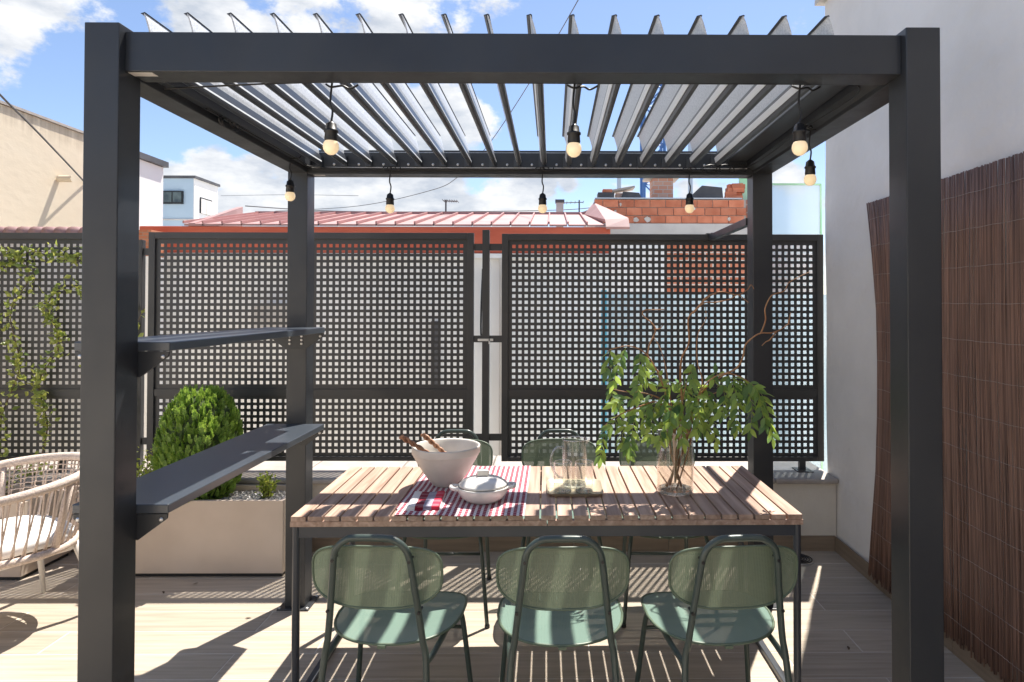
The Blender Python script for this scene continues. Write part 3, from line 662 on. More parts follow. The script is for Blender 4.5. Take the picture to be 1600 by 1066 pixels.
# ------------------------------------------------------------------ chairs
def superellipse(a, b, n, p):
    out = []
    for k in range(n):
        t = 2*PI*k/n; c, s = math.cos(t), math.sin(t)
        out.append((a*abs(c)**(2/p)*(1 if c >= 0 else -1), b*abs(s)**(2/p)*(1 if s >= 0 else -1)))
    return out
def make_chair(label, group):
    t = thing('dining_chair', label, 'chair', (0, 0, 0), 0, group)
    # local: sitter faces +y; origin on the floor below the middle of the seat
    # back panel (D shape, wider than high, curved)
    def outline(k, n):
        a = 2*PI*k/n; c, s = math.cos(a), math.sin(a)
        x = .205*abs(c)**(2/3.5)*(1 if c >= 0 else -1)
        z = (.092*abs(s)**(2/3.8)) if s >= 0 else -(.108*abs(s)**(2/3.0))
        return x*(1 if s >= 0 else 1-.16*abs(s)**2), z
    n = 48
    def backpt(x, z): return (x, -.275+.9*x*x*.55+.12*(-(z))+.0, .705+z)
    m = MB(); rings = 7; vs = []
    for r in range(rings+1):
        f = r/rings
        for k in range(n):
            x, z = outline(k, n); vs.append(backpt(x*f, z*f))
    fs = [((r)*n+k, r*n+(k+1) % n, (r+1)*n+(k+1) % n, (r+1)*n+k) for r in range(rings) for k in range(n)]
    m.add(vs, fs); m.obj('backrest', 'back_mesh', t, smooth=True, recalc=False)
    pts = [backpt(*outline(k, n)) for k in range(n)]
    rim = MB().tube(pts, .0042, 6, True).obj('backrest_rim', 'chair_rim', t, smooth=True)
    # seat: rounded front corners, curved rear
    def so_(k, n):
        a = 2*PI*k/n; c, s = math.cos(a), math.sin(a)
        if s >= 0: return .218*abs(c)**(2/3.6)*(1 if c >= 0 else -1), .225*abs(s)**(2/3.8)
        return .215*abs(c)**(2/2.4)*(1 if c >= 0 else -1), -.205*abs(s)**(2/2.1)
    def seatpt(x, y): return (x, y, .452+.10*x*x*2.0-.35*y*y*(1 if y > 0 else -.5)-.018*math.exp(-((x/.12)**2+((y+.02)/.12)**2)))
    m = MB(); vs = []
    for r in range(rings+1):
        f = r/rings
        for k in range(n):
            x, y = so_(k, n); vs.append(seatpt(x*f, y*f))
    m.add(vs, fs); m.obj('seat', 'seat_mesh', t, smooth=True, recalc=False)
    pts = [seatpt(*so_(k, n)) for k in range(n)]
    MB().tube([(p[0], p[1], p[2]-.002) for p in pts], .005, 6, True).obj('seat_rim', 'chair_rim', t, smooth=True)
    # tubular frame: inverted U behind the backrest running down as rear legs
    half = [(-.182, -.345, .0), (-.172, -.315, .22), (-.160, -.273, .44), (-.150, -.272, .50), (-.140, -.280, .58), (-.126, -.298, .70), (-.116, -.312, .775), (-.102, -.317, .808), (-.072, -.320, .831), (-.04, -.320, .836)]
    full = half+[(-x, y, z) for x, y, z in half[::-1]]
    fr = MB().tube(smoothpath(full, 4), .0108, 10).obj('back_frame', 'chair_metal', t, smooth=True)
    for s in (-1, 1):
        MB().tube(smoothpath([(s*.160, -.270, .437), (s*.166, -.22, .434), (s*.172, -.12, .432), (s*.176, .04, .425), (s*.180, .12, .418), (s*.186, .148, .395), (s*.196, .165, .32), (s*.226, .205, .0)], 5), .0098, 10).obj('leg', 'chair_metal', t, smooth=True)
        MB().lathe([(.0125, 0), (.0125, .012), (.0115, .015)], 10, (s*.226, .205, .0005)).obj('foot_cap', 'dark', t)
        MB().lathe([(.0135, 0), (.0135, .012), (.0125, .015)], 10, (s*.182, -.345, .0005)).obj('foot_cap', 'dark', t)
        for xx, zz, yo in ((.118, .765, -.310), (.142, .60, -.284)):
            MB().tube([(s*xx, yo, zz), (s*xx, yo-.013, zz)], .0052, 8).tube([(s*xx, yo+.001, zz), (s*xx, yo+.03, zz)], .004, 8).obj('screw', 'dark', t)
    MB().tube([(-.194, .163, .335), (.194, .163, .335)], .007, 8).obj('stretcher', 'chair_metal', t, smooth=True)
    MB().tube([(-.176, .05, .424), (.176, .05, .424)], .007, 8).obj('stretcher', 'chair_metal', t, smooth=True)
    MB().box(-.013, .013, -.214, -.206, .446, .4555).obj('clip', 'chair_rim', t)
    return t
GF, GB = 'green mesh chairs on the near side of the table', 'green mesh chairs on the far side of the table'
c1 = make_chair('left chair of the near row, seen from behind, under the striped napkin', GF); c1.location = (-.533, 2.285, 0); c1.rotation_euler = (0, 0, R(-3))
dup(c1, (.030, 2.275, 0), R(1), 'middle chair of the near row, seen from behind, below the glass pitcher', GF)
dup(c1, (.552, 2.28, 0), R(4), 'right chair of the near row, seen from behind, at the table corner', GF)
dup(c1, (-.535, 3.31, 0), R(180), 'far side green chair directly behind the large bowl', GB)
dup(c1, (.045, 3.32, 0), R(181), 'far side green chair directly behind the glass pitcher', GB)
dup(c1, (.575, 3.31, 0), R(179), 'far side green chair directly behind the glass vase', GB)

# ------------------------------------------------------------------ things on the table
T = .7408
ck = lambda x, y: T+.0012
# runner
rn = MB(); rx0, rx1, ry0, ry1 = -.612, -.105, 2.462, 3.215
def rnf(i, j):
    x = rx0+(rx1-rx0)*i+(.012*(1-i) if j < .1 else 0); y = ry0+(ry1-ry0)*j-.03*(j == 0)*0
    y += .01*math.sin(i*9)*(1-j)*.4+(-.012*i)*(1-j)
    return (x-(-.36), y-2.84, .0012+.0011*(1+math.sin(i*23+j*5))+.0010*(1+math.sin(j*31+i*7)))
rn.grid(60, 80, rnf)
o = rn.obj('table_runner', 'gingham', None, (-.36, 2.84, T), smooth=True, solid=.0012, recalc=False); tag(o, 'red and white gingham cloth runner lying across the table', 'cloth')
# napkin
nk = thing('napkin', 'folded red, white and mauve striped napkin beside the casserole', 'napkin', (-.508, 2.625, T+.005), R(3))
for k, zz in enumerate((.001, .0065, .012)):
    m = MB(); hw, hd = .066-.002*k, .108-.003*k
    def nf(i, j, k=k, zz=zz, hw=hw, hd=hd): 
        x = (2*i-1)*hw; y = (2*j-1)*hd; e = max(abs(2*i-1), abs(2*j-1))
        return (x, y+.004*math.sin(x*40+k), zz+.003*math.sin(i*6+k)*j-.002*e**8)
    m.grid(16, 20, nf); m.obj('fold', 'stripes', nk, smooth=True, solid=.0048, recalc=False)
# bowl
bw = thing('salad_bowl', 'large ribbed off-white bowl holding two wooden servers', 'bowl', (-.472, 2.885, T+.004))
prof = [(.0, .0), (.054, .0), (.058, .005)]
for k in range(25):
    t = k/24; prof.append((.060+.085*t**.82+(.0016 if k % 2 else 0), .009+.128*t))
prof += [(.148, .140), (.1505, .143)]
prof += [(.150, .168), (.151, .173), (.147, .175), (.142, .170), (.134, .135), (.104, .070), (.066, .020), (.0, .014)]
MB().lathe(prof, 56).obj('bowl_body', 'bowl', bw, smooth=True)
# casserole
cs = thing('casserole', 'small cream lidded ceramic casserole on the gingham cloth', 'casserole', (-.283, 2.655, T+.004), R(8))
MB().lathe([(0, 0), (.066, 0), (.072, .004), (.090, .018), (.103, .040), (.107, .054), (.108, .060), (.103, .061), (.100, .055), (.0, .050)], 44).obj('pot_body', 'ceramic', cs, smooth=True)
lid = MB().lathe([(0, .061), (.098, .0615), (.101, .066), (.097, .071), (.080, .083), (.055, .092), (.026, .0965), (0, .0975)], 44).obj('lid', 'ceramic', cs, smooth=True)
MB().box(-.024, .024, -.010, .010, .097, .122).obj('knob', 'bowl', lid, bevel=.005)
for s in (-1, 1):
    MB().tube(smoothpath([(s*.100, -.026, .052), (s*.122, -.022, .056), (s*.130, 0, .058), (s*.122, .022, .056), (s*.100, .026, .052)]), .0085, 8).obj('handle', 'ceramic', cs, smooth=True)
# servers
def server(p0, p1, label):
    p0, p1 = Vector(p0), Vector(p1); d = p1-p0; t = thing('salad_server', label, 'utensil', tuple(p1), 0, 'wooden salad servers in the bowl')
    n = 44; pts = [(p0-p1)+d*(k/n) for k in range(n+1)]; w = d.normalized().orthogonal(); w2 = d.normalized().cross(w)
    for ph0 in (0, PI):
        q = [p+(w*math.cos(k*.62+ph0)+w2*math.sin(k*.62+ph0))*.0042*(.5+k/n) for k, p in enumerate(pts)]
        MB().tube(q, [.0042+.003*(k/n) for k in range(n+1)], 8).obj('twisted_handle', 'horn', t, smooth=True)
    return t
server((-.425, 2.90, .80), (-.655, 2.80, .975), 'twisted wooden server in the bowl, the left one with the fatter tip')
server((-.400, 2.93, .80), (-.575, 2.87, .970), 'twisted wooden server in the bowl, the right and thinner one')
# tray, pitcher, glasses
ty = thing('tray', 'brass coloured rounded square tray carrying the pitcher and glasses', 'tray', (.098, 2.815, T))
def rrect(hx, hy, r, n=6):
    out = []
    for cx_, cy_, a0 in ((hx-r, hy-r, 0), (-hx+r, hy-r, 90), (-hx+r, -hy+r, 180), (hx-r, -hy+r, 270)):
        for k in range(n+1): a = R(a0+90*k/n); out.append((cx_+r*math.cos(a), cy_+r*math.sin(a)))
    return out
m = MB(); lay = [(.108, .105, 0), (.113, .110, .004), (.119, .116, .014), (.1205, .1175, .0145), (.1165, .1135, .0125), (.110, .107, .004)]
vs = []; n = 28
for hx, hy, z in lay: vs += [(x, y, z) for x, y in rrect(hx, hy, .03)]
fs = [tuple(range(n))[::-1]]+[(r*n+k, r*n+(k+1) % n, (r+1)*n+(k+1) % n, (r+1)*n+k) for r in range(len(lay)-1) for k in range(n)]+[tuple((len(lay)-1)*n+k for k in range(n))]
m.add(vs, fs); m.obj('tray_body', 'tray', ty, smooth=True, auto=50)
def glass(name, label, cat, x, y, z, r, h, wall=.0022, base=.008, water=None, group=None):
    t = thing(name, label, cat, (x, y, z), 0, group)
    MB().lathe([(0, 0), (r*.93, 0), (r, .004), (r, h), (r-wall*.5, h+.001), (r-wall, h), (r-wall, base), (0, base)], 40).obj('glass_body', 'glass', t, smooth=True, auto=45)
    MB().lathe([(0, .001), (r*.9, .001), (r-.001, .004), (r-.001, base-.001), (0, base-.001)], 40).obj('thick_base', 'glassbase', t, smooth=True, auto=45)
    MB().tube([((r-wall*.5)*math.cos(k*PI/20), (r-wall*.5)*math.sin(k*PI/20), h) for k in range(40)], wall*.85, 6, True).obj('rim', 'glassbase', t, smooth=True)
    if water: MB().lathe([(0, base+.0005), (r-wall-.0006, base+.0005), (r-wall-.0006, water), (0, water)], 40).obj('water', 'water', t, smooth=True, auto=45)
    return t
glass('drinking_glass', 'clear drinking glass on the tray, in front of the pitcher to the left', 'glass', .046, 2.765, T+.0045, .039, .128, group='drinking glasses on the tray')
glass('drinking_glass', 'clear drinking glass on the tray, in front of the pitcher to the right', 'glass', .137, 2.765, T+.0045, .040, .128, group='drinking glasses on the tray')
pt = glass('water_pitcher', 'round glass water pitcher with looped handle behind the two glasses', 'pitcher', .100, 2.865, T+.0045, .055, .205, .003, .012, .135)
MB().tube(smoothpath([(-.054, -.01, .17), (-.085, -.02, .168), (-.104, -.026, .13), (-.098, -.024, .08), (-.075, -.018, .045), (-.054, -.01, .035)]), .0055, 8).obj('handle', 'glassbase', pt, smooth=True)
MB().add([(.050, -.016, .205), (.050, .016, .205), (.075, 0, .211), (.052, 0, .180)], [(0, 2, 3), (2, 1, 3)]).obj('spout', 'glass', pt, solid=.002)
vs_ = glass('glass_vase', 'tall clear cylinder vase half filled with water', 'vase', .530, 2.780, T+.001, .078, .262, .003, .016, .175)

# branches in the vase --------------------------------------------------------
def P(u, v, Y):       # point seen at photo pixel (u, v) at depth Y
    f, cx, cy = 1006.18, 870.1, 464.6
    r = Vector(((u-cx)/f, 1, -(v-cy)/f))
    r = Matrix.Rotation(YAW, 3, 'Z') @ Matrix.Rotation(PITCH, 3, 'X') @ Matrix.Rotation(ROLL, 3, 'Y') @ r
    return Vector((0, 0, CAM_H))+r*(Y/r.y)
VX, VY = .53, 2.78
def wiggle(pts, a, seed):
    rg = random.Random(seed); return [p+Vector((rg.uniform(-a, a), rg.uniform(-a, a), rg.uniform(-a, a))) for p in pts]
def curly(label, mains, seed, r0=.0050):
    base = Vector(mains[0][0]); t = thing('curly_branch', label, 'branch', tuple(base), 0, 'curly willow branches in the vase')
    for bi, (pts) in enumerate(mains):
        q = smoothpath(wiggle([Vector(p)-base for p in pts], .003, seed+bi), 5)
        rr0 = r0 if bi == 0 else r0*.55
        n = len(q); MB().tube(q, [rr0*(1-.75*k/n)+.0006 for k in range(n)], 7).obj('stem' if bi == 0 else 'twig', 'cwood', t, smooth=True)
    return t
zb = T+.02
curly('curly willow branch with a hooked tip, tallest on the left of the vase', [
    [(VX+.03, VY, zb), P(1048, 700, VY), P(1042, 625, VY), P(1035, 590, 2.80), P(1022, 575, 2.82), P(1012, 565, 2.84), P(1013, 540, 2.84), P(1024, 518, 2.85), P(1020, 505, 2.85), P(1005, 492, 2.86), P(1008, 484, 2.86), P(1022, 483, 2.86), P(1038, 484, 2.87)],
    [P(1053, 665, VY), P(1045, 600, 2.80), P(1040, 575, 2.81), P(1032, 545, 2.84), P(1022, 528, 2.85)],
    [P(1022, 514, 2.85), P(1030, 513, 2.84), P(1037, 508, 2.84)]], 1)
curly('curly willow branch arching right with forked reddish tips in front of the fence', [
    [(VX-.02, VY+.02, zb), P(1064, 680, VY), P(1066, 620, VY), P(1063, 590, 2.77), P(1065, 560, 2.76), P(1076, 535, 2.75), P(1076, 500, 2.74), P(1086, 485, 2.74), P(1098, 470, 2.73), P(1112, 460, 2.73), P(1118, 459, 2.72)],
    [P(1082, 490, 2.74), P(1100, 474, 2.74), P(1120, 472, 2.75), P(1140, 468, 2.76), P(1152, 461, 2.76), P(1164, 469, 2.77), P(1169, 474, 2.77)],
    [P(1098, 470, 2.73), P(1110, 461, 2.74), P(1130, 455, 2.76), P(1152, 460, 2.78), P(1168, 452, 2.80), P(1174, 446, 2.8), P(1178, 453, 2.8)]], 5)
curly('thin upright curly willow twig in the middle of the vase', [
    [(VX+.0, VY-.03, zb), P(1078, 690, 2.76), P(1094, 610, 2.72), P(1096, 590, 2.7), P(1090, 570, 2.7), P(1089, 540, 2.7), P(1092, 518, 2.7), P(1102, 500, 2.7), P(1103, 480, 2.7)]], 9, .0028)
curly('curly willow branch reaching furthest right, crossing the rear pergola post', [
    [(VX-.035, VY, zb), P(1072, 690, VY), P(1085, 640, 2.76), P(1100, 610, 2.74), P(1125, 590, 2.72), P(1150, 575, 2.70), P(1162, 558, 2.68), P(1164, 540, 2.67), P(1178, 525, 2.66), P(1190, 521, 2.66), P(1205, 520, 2.66), P(1220, 514, 2.66), P(1232, 507, 2.66)],
    [P(1190, 521, 2.66), P(1195, 500, 2.66), P(1195, 482, 2.66), P(1203, 465, 2.66), P(1212, 460, 2.66), P(1226, 455, 2.66), P(1232, 442, 2.66), P(1250, 432, 2.66), P(1266, 424, 2.66)],
    [P(1212, 518, 2.66), P(1204, 530, 2.65), P(1196, 535, 2.65), P(1189, 540, 2.65)], [P(1232, 507, 2.66), P(1234, 496, 2.66), P(1236, 488, 2.66)]], 13)

# leaf mesh (folded along midrib, pointed oval)
def leaf_mesh(L_, Wd, name, mat):
    m = MB(); st = [(0, 0), (.12, .55), (.35, .98), (.6, .85), (.82, .45), (1, 0)]
    vs = []
    for t, w in st: z = -.10*L_*t*t; vs += [(-w*Wd/2, t*L_, z+.12*w*Wd), (0, t*L_, z), (w*Wd/2, t*L_, z+.12*w*Wd)]
    fs = []
    for i in range(5): a = i*3; fs += [(a, a+1, a+4, a+3), (a+1, a+2, a+5, a+4)]
    return m.add(vs, fs).mesh(name, mat, True, recalc=False)
leafs = [leaf_mesh(.051, .022, 'leaf', 'leaf'), leaf_mesh(.058, .025, 'leaf', 'leaf'), leaf_mesh(.043, .020, 'leaf', 'leaf')]
lrg = random.Random(11); leaf_total = 0
def orient(dirv, upv):
    y = dirv.normalized(); z = (upv-y*upv.dot(y)); z = z.normalized() if z.length > 1e-5 else y.orthogonal().normalized(); x = y.cross(z)
    return Matrix((x, y, z)).transposed().to_quaternion()
def leafy(label, stem, strands):
    global leaf_total
    base = Vector(stem[0]); t = thing('leafy_branch', label, 'branch', tuple(base), 0, 'leafy green branches in the vase')
    q = smoothpath([Vector(p)-base for p in stem], 5); n = len(q)
    MB().tube(q, [.0036*(1-.7*k/n)+.0005 for k in range(n)], 6).obj('stem', 'cwood', t, smooth=True)
    for pts in strands:
        s = smoothpath([Vector(p)-base for p in pts], 8)
        MB().tube(s, .0011, 5).obj('leaf_stalk', 'vine', t, smooth=True)
        L_ = 0; nxt = .012; side = 1
        for a, b in zip(s[:-1], s[1:]):
            seg = (b-a).length
            while L_+seg > nxt:
                p = a+(b-a)*((nxt-L_)/max(seg, 1e-6)); tan = (b-a).normalized()
                out = tan.cross(Vector((0, 1, 0)))
                if out.length < .2: out = Vector((1, 0, 0))
                out.normalize()
                for s_ in (-1, 1):
                    d = out*s_*.75+tan*.65+Vector((lrg.uniform(-.3, .3), lrg.uniform(-.55, .55), lrg.uniform(-.55, -.05)))
                    o = put(lrg.choice(leafs), 'leaf', t, tuple(p)); o.rotation_mode = 'QUATERNION'
                    o.rotation_quaternion = orient(d, Vector((lrg.uniform(-.6, .6), lrg.uniform(-1, .2), .6))); leaf_total += 1
                    k_ = lrg.uniform(.8, 1.1); o.scale = (k_, k_, k_)
                nxt += .0225
            L_ += seg
        o = put(leafs[0], 'leaf', t, tuple(s[-1])); o.rotation_mode = 'QUATERNION'; o.rotation_quaternion = orient((s[-1]-s[-2]), Vector((lrg.uniform(-.5, .5), -1, .2)))
vb = (VX, VY, zb+.02)
leafy('leafy branch sweeping far left above the glasses, its leaves bright green', [vb, P(1050, 660, 2.76), P(1035, 600, 2.72), P(1012, 556, 2.68), P(985, 541, 2.66), P(955, 546, 2.65), P(948, 552, 2.65)],
      [[P(955, 545, 2.65), P(951, 562, 2.65), P(947, 580, 2.65)], [P(978, 543, 2.66), P(968, 566, 2.66), P(958, 598, 2.66)], [P(1000, 548, 2.67), P(998, 575, 2.66), P(996, 618, 2.65)], [P(1003, 552, 2.68), P(1008, 578, 2.70), P(1002, 600, 2.7)]])
leafy('leafy branch drooping low left beside the pitcher', [vb, P(1052, 670, 2.74), P(1030, 630, 2.70), P(1000, 635, 2.68), P(965, 650, 2.66), P(945, 665, 2.66)],
      [[P(970, 648, 2.66), P(950, 672, 2.66), P(941, 690, 2.66), P(938, 715, 2.66)], [P(990, 640, 2.67), P(978, 660, 2.67), P(972, 690, 2.67), P(982, 708, 2.67)], [P(1000, 636, 2.67), P(990, 662, 2.66), P(984, 700, 2.65)], [P(1012, 632, 2.68), P(1000, 622, 2.68), P(975, 625, 2.68), P(958, 632, 2.68)]])
leafy('leafy branch spreading left at middle height with pale green leaves', [vb, P(1055, 672, 2.76), P(1040, 630, 2.75), P(1010, 615, 2.74), P(975, 612, 2.74), P(958, 608, 2.74)],
      [[P(962, 610, 2.74), P(955, 608, 2.74), P(962, 628, 2.74), P(968, 640, 2.74)], [P(1020, 618, 2.72), P(1012, 632, 2.70), P(1006, 665, 2.68)], [P(1032, 622, 2.74), P(1022, 640, 2.70), P(1015, 682, 2.68)], [P(1040, 630, 2.72), P(1036, 650, 2.68), P(1030, 690, 2.66)], [P(1025, 616, 2.76), P(1030, 590, 2.76), P(1022, 580, 2.76)]])
leafy('leafy branch standing up in the centre of the vase', [vb, P(1062, 670, 2.76), P(1066, 630, 2.74), P(1075, 590, 2.74), P(1085, 568, 2.74)],
      [[P(1085, 566, 2.74), P(1080, 580, 2.72), P(1084, 598, 2.70)], [P(1068, 620, 2.74), P(1080, 632, 2.68), P(1078, 655, 2.66)], [P(1066, 640, 2.74), P(1044, 652, 2.7), P(1042, 680, 2.68)], [P(1070, 612, 2.76), P(1100, 606, 2.74), P(1108, 625, 2.72)], [P(1072, 605, 2.74), P(1055, 598, 2.70), P(1040, 612, 2.68), P(1036, 632, 2.67)], [P(1070, 615, 2.72), P(1088, 620, 2.68), P(1092, 645, 2.66), P(1090, 672, 2.65)], [P(1064, 640, 2.72), P(1062, 655, 2.66), P(1068, 690, 2.63)], [P(1066, 628, 2.73), P(1050, 640, 2.66), P(1048, 665, 2.64)], [P(1074, 600, 2.76), P(1064, 620, 2.8), P(1058, 650, 2.82)]])
leafy('leafy branch arching right in front of the rear post, the longest cascade', [vb, P(1075, 668, 2.74), P(1095, 610, 2.70), P(1125, 585, 2.66), P(1155, 588, 2.64), P(1180, 605, 2.62)],
      [[P(1178, 602, 2.62), P(1192, 620, 2.62), P(1200, 645, 2.62), P(1207, 684, 2.62)], [P(1160, 590, 2.63), P(1170, 615, 2.63), P(1175, 640, 2.63), P(1172, 672, 2.63)], [P(1138, 585, 2.65), P(1148, 610, 2.64), P(1152, 640, 2.64), P(1150, 668, 2.64)], [P(1168, 595, 2.63), P(1184, 612, 2.60), P(1190, 640, 2.6), P(1196, 662, 2.6)], [P(1145, 588, 2.66), P(1160, 605, 2.68), P(1163, 630, 2.7)]])
leafy('leafy branch bending right low over the vase rim', [vb, P(1075, 672, 2.76), P(1090, 635, 2.76), P(1115, 615, 2.78), P(1135, 612, 2.78)],
      [[P(1135, 612, 2.78), P(1142, 630, 2.78), P(1140, 655, 2.78)], [P(1115, 615, 2.77), P(1112, 640, 2.74), P(1118, 690, 2.72)], [P(1100, 625, 2.76), P(1100, 645, 2.72), P(1104, 672, 2.7)], [P(1120, 606, 2.74), P(1126, 596, 2.72), P(1118, 582, 2.72), P(1114, 592, 2.7)], [P(1128, 598, 2.72), P(1132, 620, 2.70), P(1128, 645, 2.7)]])

# ------------------------------------------------------------------ planters and plants
def planter(x0, x1, y0, y1, h, label):
    t = thing('planter', label, 'planter', (x0, y0, 0), 0, 'sand coloured trough planters along the low wall')
    w, d = x1-x0, y1-y0; th = .022
    m = MB()
    m.box(0, w, 0, th, .02, h).box(0, w, d-th, d, .02, h).box(0, th, th, d-th, .02, h).box(w-th, w, th, d-th, .02, h)
    m.obj('trough', 'planter', t, bevel=.003)
    MB().box(.01, w-.01, .01, d-.01, .0005, .0195).obj('plinth', 'dark', t)
    MB().box(th+.001, w-th-.001, th+.001, d-th-.001, .03, h-.045).obj('soil', 'bark', t)
    return t
planter(-2.62, -1.527, 3.685, 4.02, .432, 'sand coloured trough planter holding the round bush, next to the rear left post')
planter(-4.6, -2.968, 3.64, 4.02, .432, 'sand coloured trough planter behind the rope armchair')
def pebbles(x0, x1, y0, y1, z, n, label):
    rg = random.Random(5); m = MB()
    for k in range(n):
        c = Vector((rg.uniform(x0, x1), rg.uniform(y0, y1), z+rg.uniform(-.004, .006))); s = rg.uniform(.007, .014); e = Euler((rg.uniform(0, 3), rg.uniform(0, 3), rg.uniform(0, 3))).to_matrix()
        vs = [c+e @ Vector((p[0]*s, p[1]*s*.8, p[2]*s*.6)) for p in ((1, 0, 0), (-1, 0, 0), (0, 1, 0), (0, -1, 0), (0, 0, 1), (0, 0, -1), (.6, .6, .5), (-.6, .6, -.5))][:6]
        m.add(vs, [(0, 2, 4), (2, 1, 4), (1, 3, 4), (3, 0, 4), (2, 0, 5), (1, 2, 5), (3, 1, 5), (0, 3, 5)])
    return m
MAT['pebble'] = leaf_mat('pale_pebble', (.36, .33, .29), (.68, .65, .60), 0.0, True)
o = pebbles(-2.595, -1.552, 3.71, 3.995, .392, 3200, '').obj('pebbles', 'pebble', smooth=False, recalc=False); tag(o, 'pale grey decorative pebbles covering the soil of the bush planter', 'pebbles', kind='stuff')

def thuja(cx_, cy_, z0, rx, h):
    t = thing('thuja_bush', 'dense egg shaped bright green thuja bush in the trough planter', 'bush', (cx_, cy_, z0))
    MB().tube([(0, 0, -.03), (0, 0, h*.6)], [.018, .006], 8).obj('trunk', 'bark', t)
    rg = random.Random(21); m = MB()
    V = []; F = []
    def blade(a, d, l, w, side):
        o = len(V); s2 = side*w
        V.extend([a, a+d*l*.45+s2, a+d*l, a+d*l*.45-s2]); F.append((o, o+1, o+2, o+3))
    NC = 1700
    for k in range(NC):
        zz = (k+.5)/NC*.98; ang = k*2.39996+rg.uniform(-.25, .25)
        prof = (1-.72*abs(2*zz-.78)**2.6) if zz < .39 else math.sqrt(max(0, 1-((zz-.39)/.63)**2.1))
        rr_ = rx*max(prof, .05)*rg.uniform(.88, 1.02)*(1+.03*math.sin(ang*3+zz*7))
        p0 = Vector((rr_*math.cos(ang), rr_*math.sin(ang), zz*h))
        n = Vector((math.cos(ang), math.sin(ang), .1+1.2*zz)).normalized()
        up0 = (n*rg.uniform(.35, .8)+Vector((rg.uniform(-.25, .25), rg.uniform(-.25, .25), 1))).normalized()
        tn = up0.cross(n); tn = tn.normalized() if tn.length > .01 else Vector((1, 0, 0))
        fan = (tn*math.cos(ph1)+up0.cross(tn)*math.sin(ph1)).normalized() if (ph1 := rg.uniform(0, PI)) is not None else tn
        H = rg.uniform(.042, .07)
        base = p0-up0*H*.5-n*.02
        for j in range(7):
            tj = j/6; q = base+up0*H*tj*.8
            for s_ in (-1, 1):
                d1 = (up0+fan*s_*(.75-.35*tj)+n*rg.uniform(-.15, .35)).normalized(); l1 = H*(.42-.2*tj)*rg.uniform(.8, 1.2)
                blade(q, d1, l1, .0045, fan.cross(d1).cross(d1).normalized() if fan.cross(d1).length > .01 else fan)
                for f_ in (.45, .75): blade(q+d1*l1*f_, (d1+up0*rg.uniform(.3, .9)+fan*rg.uniform(-.6, .6)).normalized(), l1*.5, .0034, fan)
    m.v = [tuple(v) for v in V]; m.f = F
    o = m.obj('foliage', 'thuja', t, recalc=False); o['kind'] = 'stuff'
    # inner dark mass so the crown is not see-through
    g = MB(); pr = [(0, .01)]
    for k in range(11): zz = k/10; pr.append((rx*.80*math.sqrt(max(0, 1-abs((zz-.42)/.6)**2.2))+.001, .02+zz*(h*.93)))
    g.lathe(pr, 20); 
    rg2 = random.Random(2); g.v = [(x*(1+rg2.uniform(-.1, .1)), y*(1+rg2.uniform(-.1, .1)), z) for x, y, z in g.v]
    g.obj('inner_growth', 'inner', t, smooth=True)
    return t
thuja(-2.088, 3.855, .40, .245, .665)
def bush(name, label, loc, rx, h, n, mat='shrub', L0=.022, seed=1, ry=None):
    t = thing(name, label, 'plant', loc); rg = random.Random(seed); m = MB(); V = []; F = []; st = MB()
    nb = max(8, n//40); ry = ry or rx
    for b in range(nb):
        a = rg.uniform(0, 2*PI); rr_ = rx*math.sqrt(rg.random()); top = Vector((rr_*math.cos(a), rr_*math.sin(a)*ry/rx, h*rg.uniform(.6, 1)*(1-.35*(rr_/rx)**2)))
        basep = Vector((top.x*.25, top.y*.25, 0)); mid = (basep+top)/2+Vector((0, 0, -.01))
        path = smoothpath([basep, mid, top], 5); st.tube(path, [.003*(1-.7*i/len(path)) for i in range(len(path))], 5)
        for k in range(n//nb):
            f = rg.random()**.6; i = min(int(f*(len(path)-1)), len(path)-2); p = path[i].lerp(path[i+1], f*(len(path)-1)-i)+Vector((rg.gauss(0, .012), rg.gauss(0, .012), rg.gauss(0, .008)))
            d = Vector((rg.uniform(-1, 1), rg.uniform(-1, 1), rg.uniform(-.1, 1.2))).normalized(); s_ = d.orthogonal().normalized(); s_ = Matrix.Rotation(rg.uniform(0, 6), 3, d) @ s_
            L_ = L0*rg.uniform(.7, 1.3); w = L_*.24; nn = d.cross(s_)
            o = len(V); V.extend([p, p+d*L_*.45+s_*w+nn*w*.35, p+d*L_*.5, p+d*L_, p+d*L_*.45-s_*w+nn*w*.35]); F.extend([(o, o+1, o+3, o+2), (o, o+2, o+3, o+4)])
    m.v = [tuple(v) for v in V]; m.f = F
    st.obj('stems', 'bark', t); o = m.obj('foliage', mat, t, recalc=False); o['kind'] = 'stuff'
    return t
bush('leafy_shrub', 'yellow green leafy shrub left of the round bush, behind the front left post', (-2.42, 3.83, .39), .15, .34, 900, seed=4)
bush('leafy_shrub', 'tiny leafy shrub at the right end of the bush planter', (-1.70, 3.86, .39), .075, .17, 330, seed=8, L0=.024)
bush('leafy_shrub', 'low leafy shrub behind the rope armchair', (-3.35, 3.84, .39), .24, .28, 700, seed=9)
bush('leafy_shrub', 'low leafy shrub at the far left end of the armchair planter', (-3.9, 3.84, .39), .24, .30, 500, seed=10)

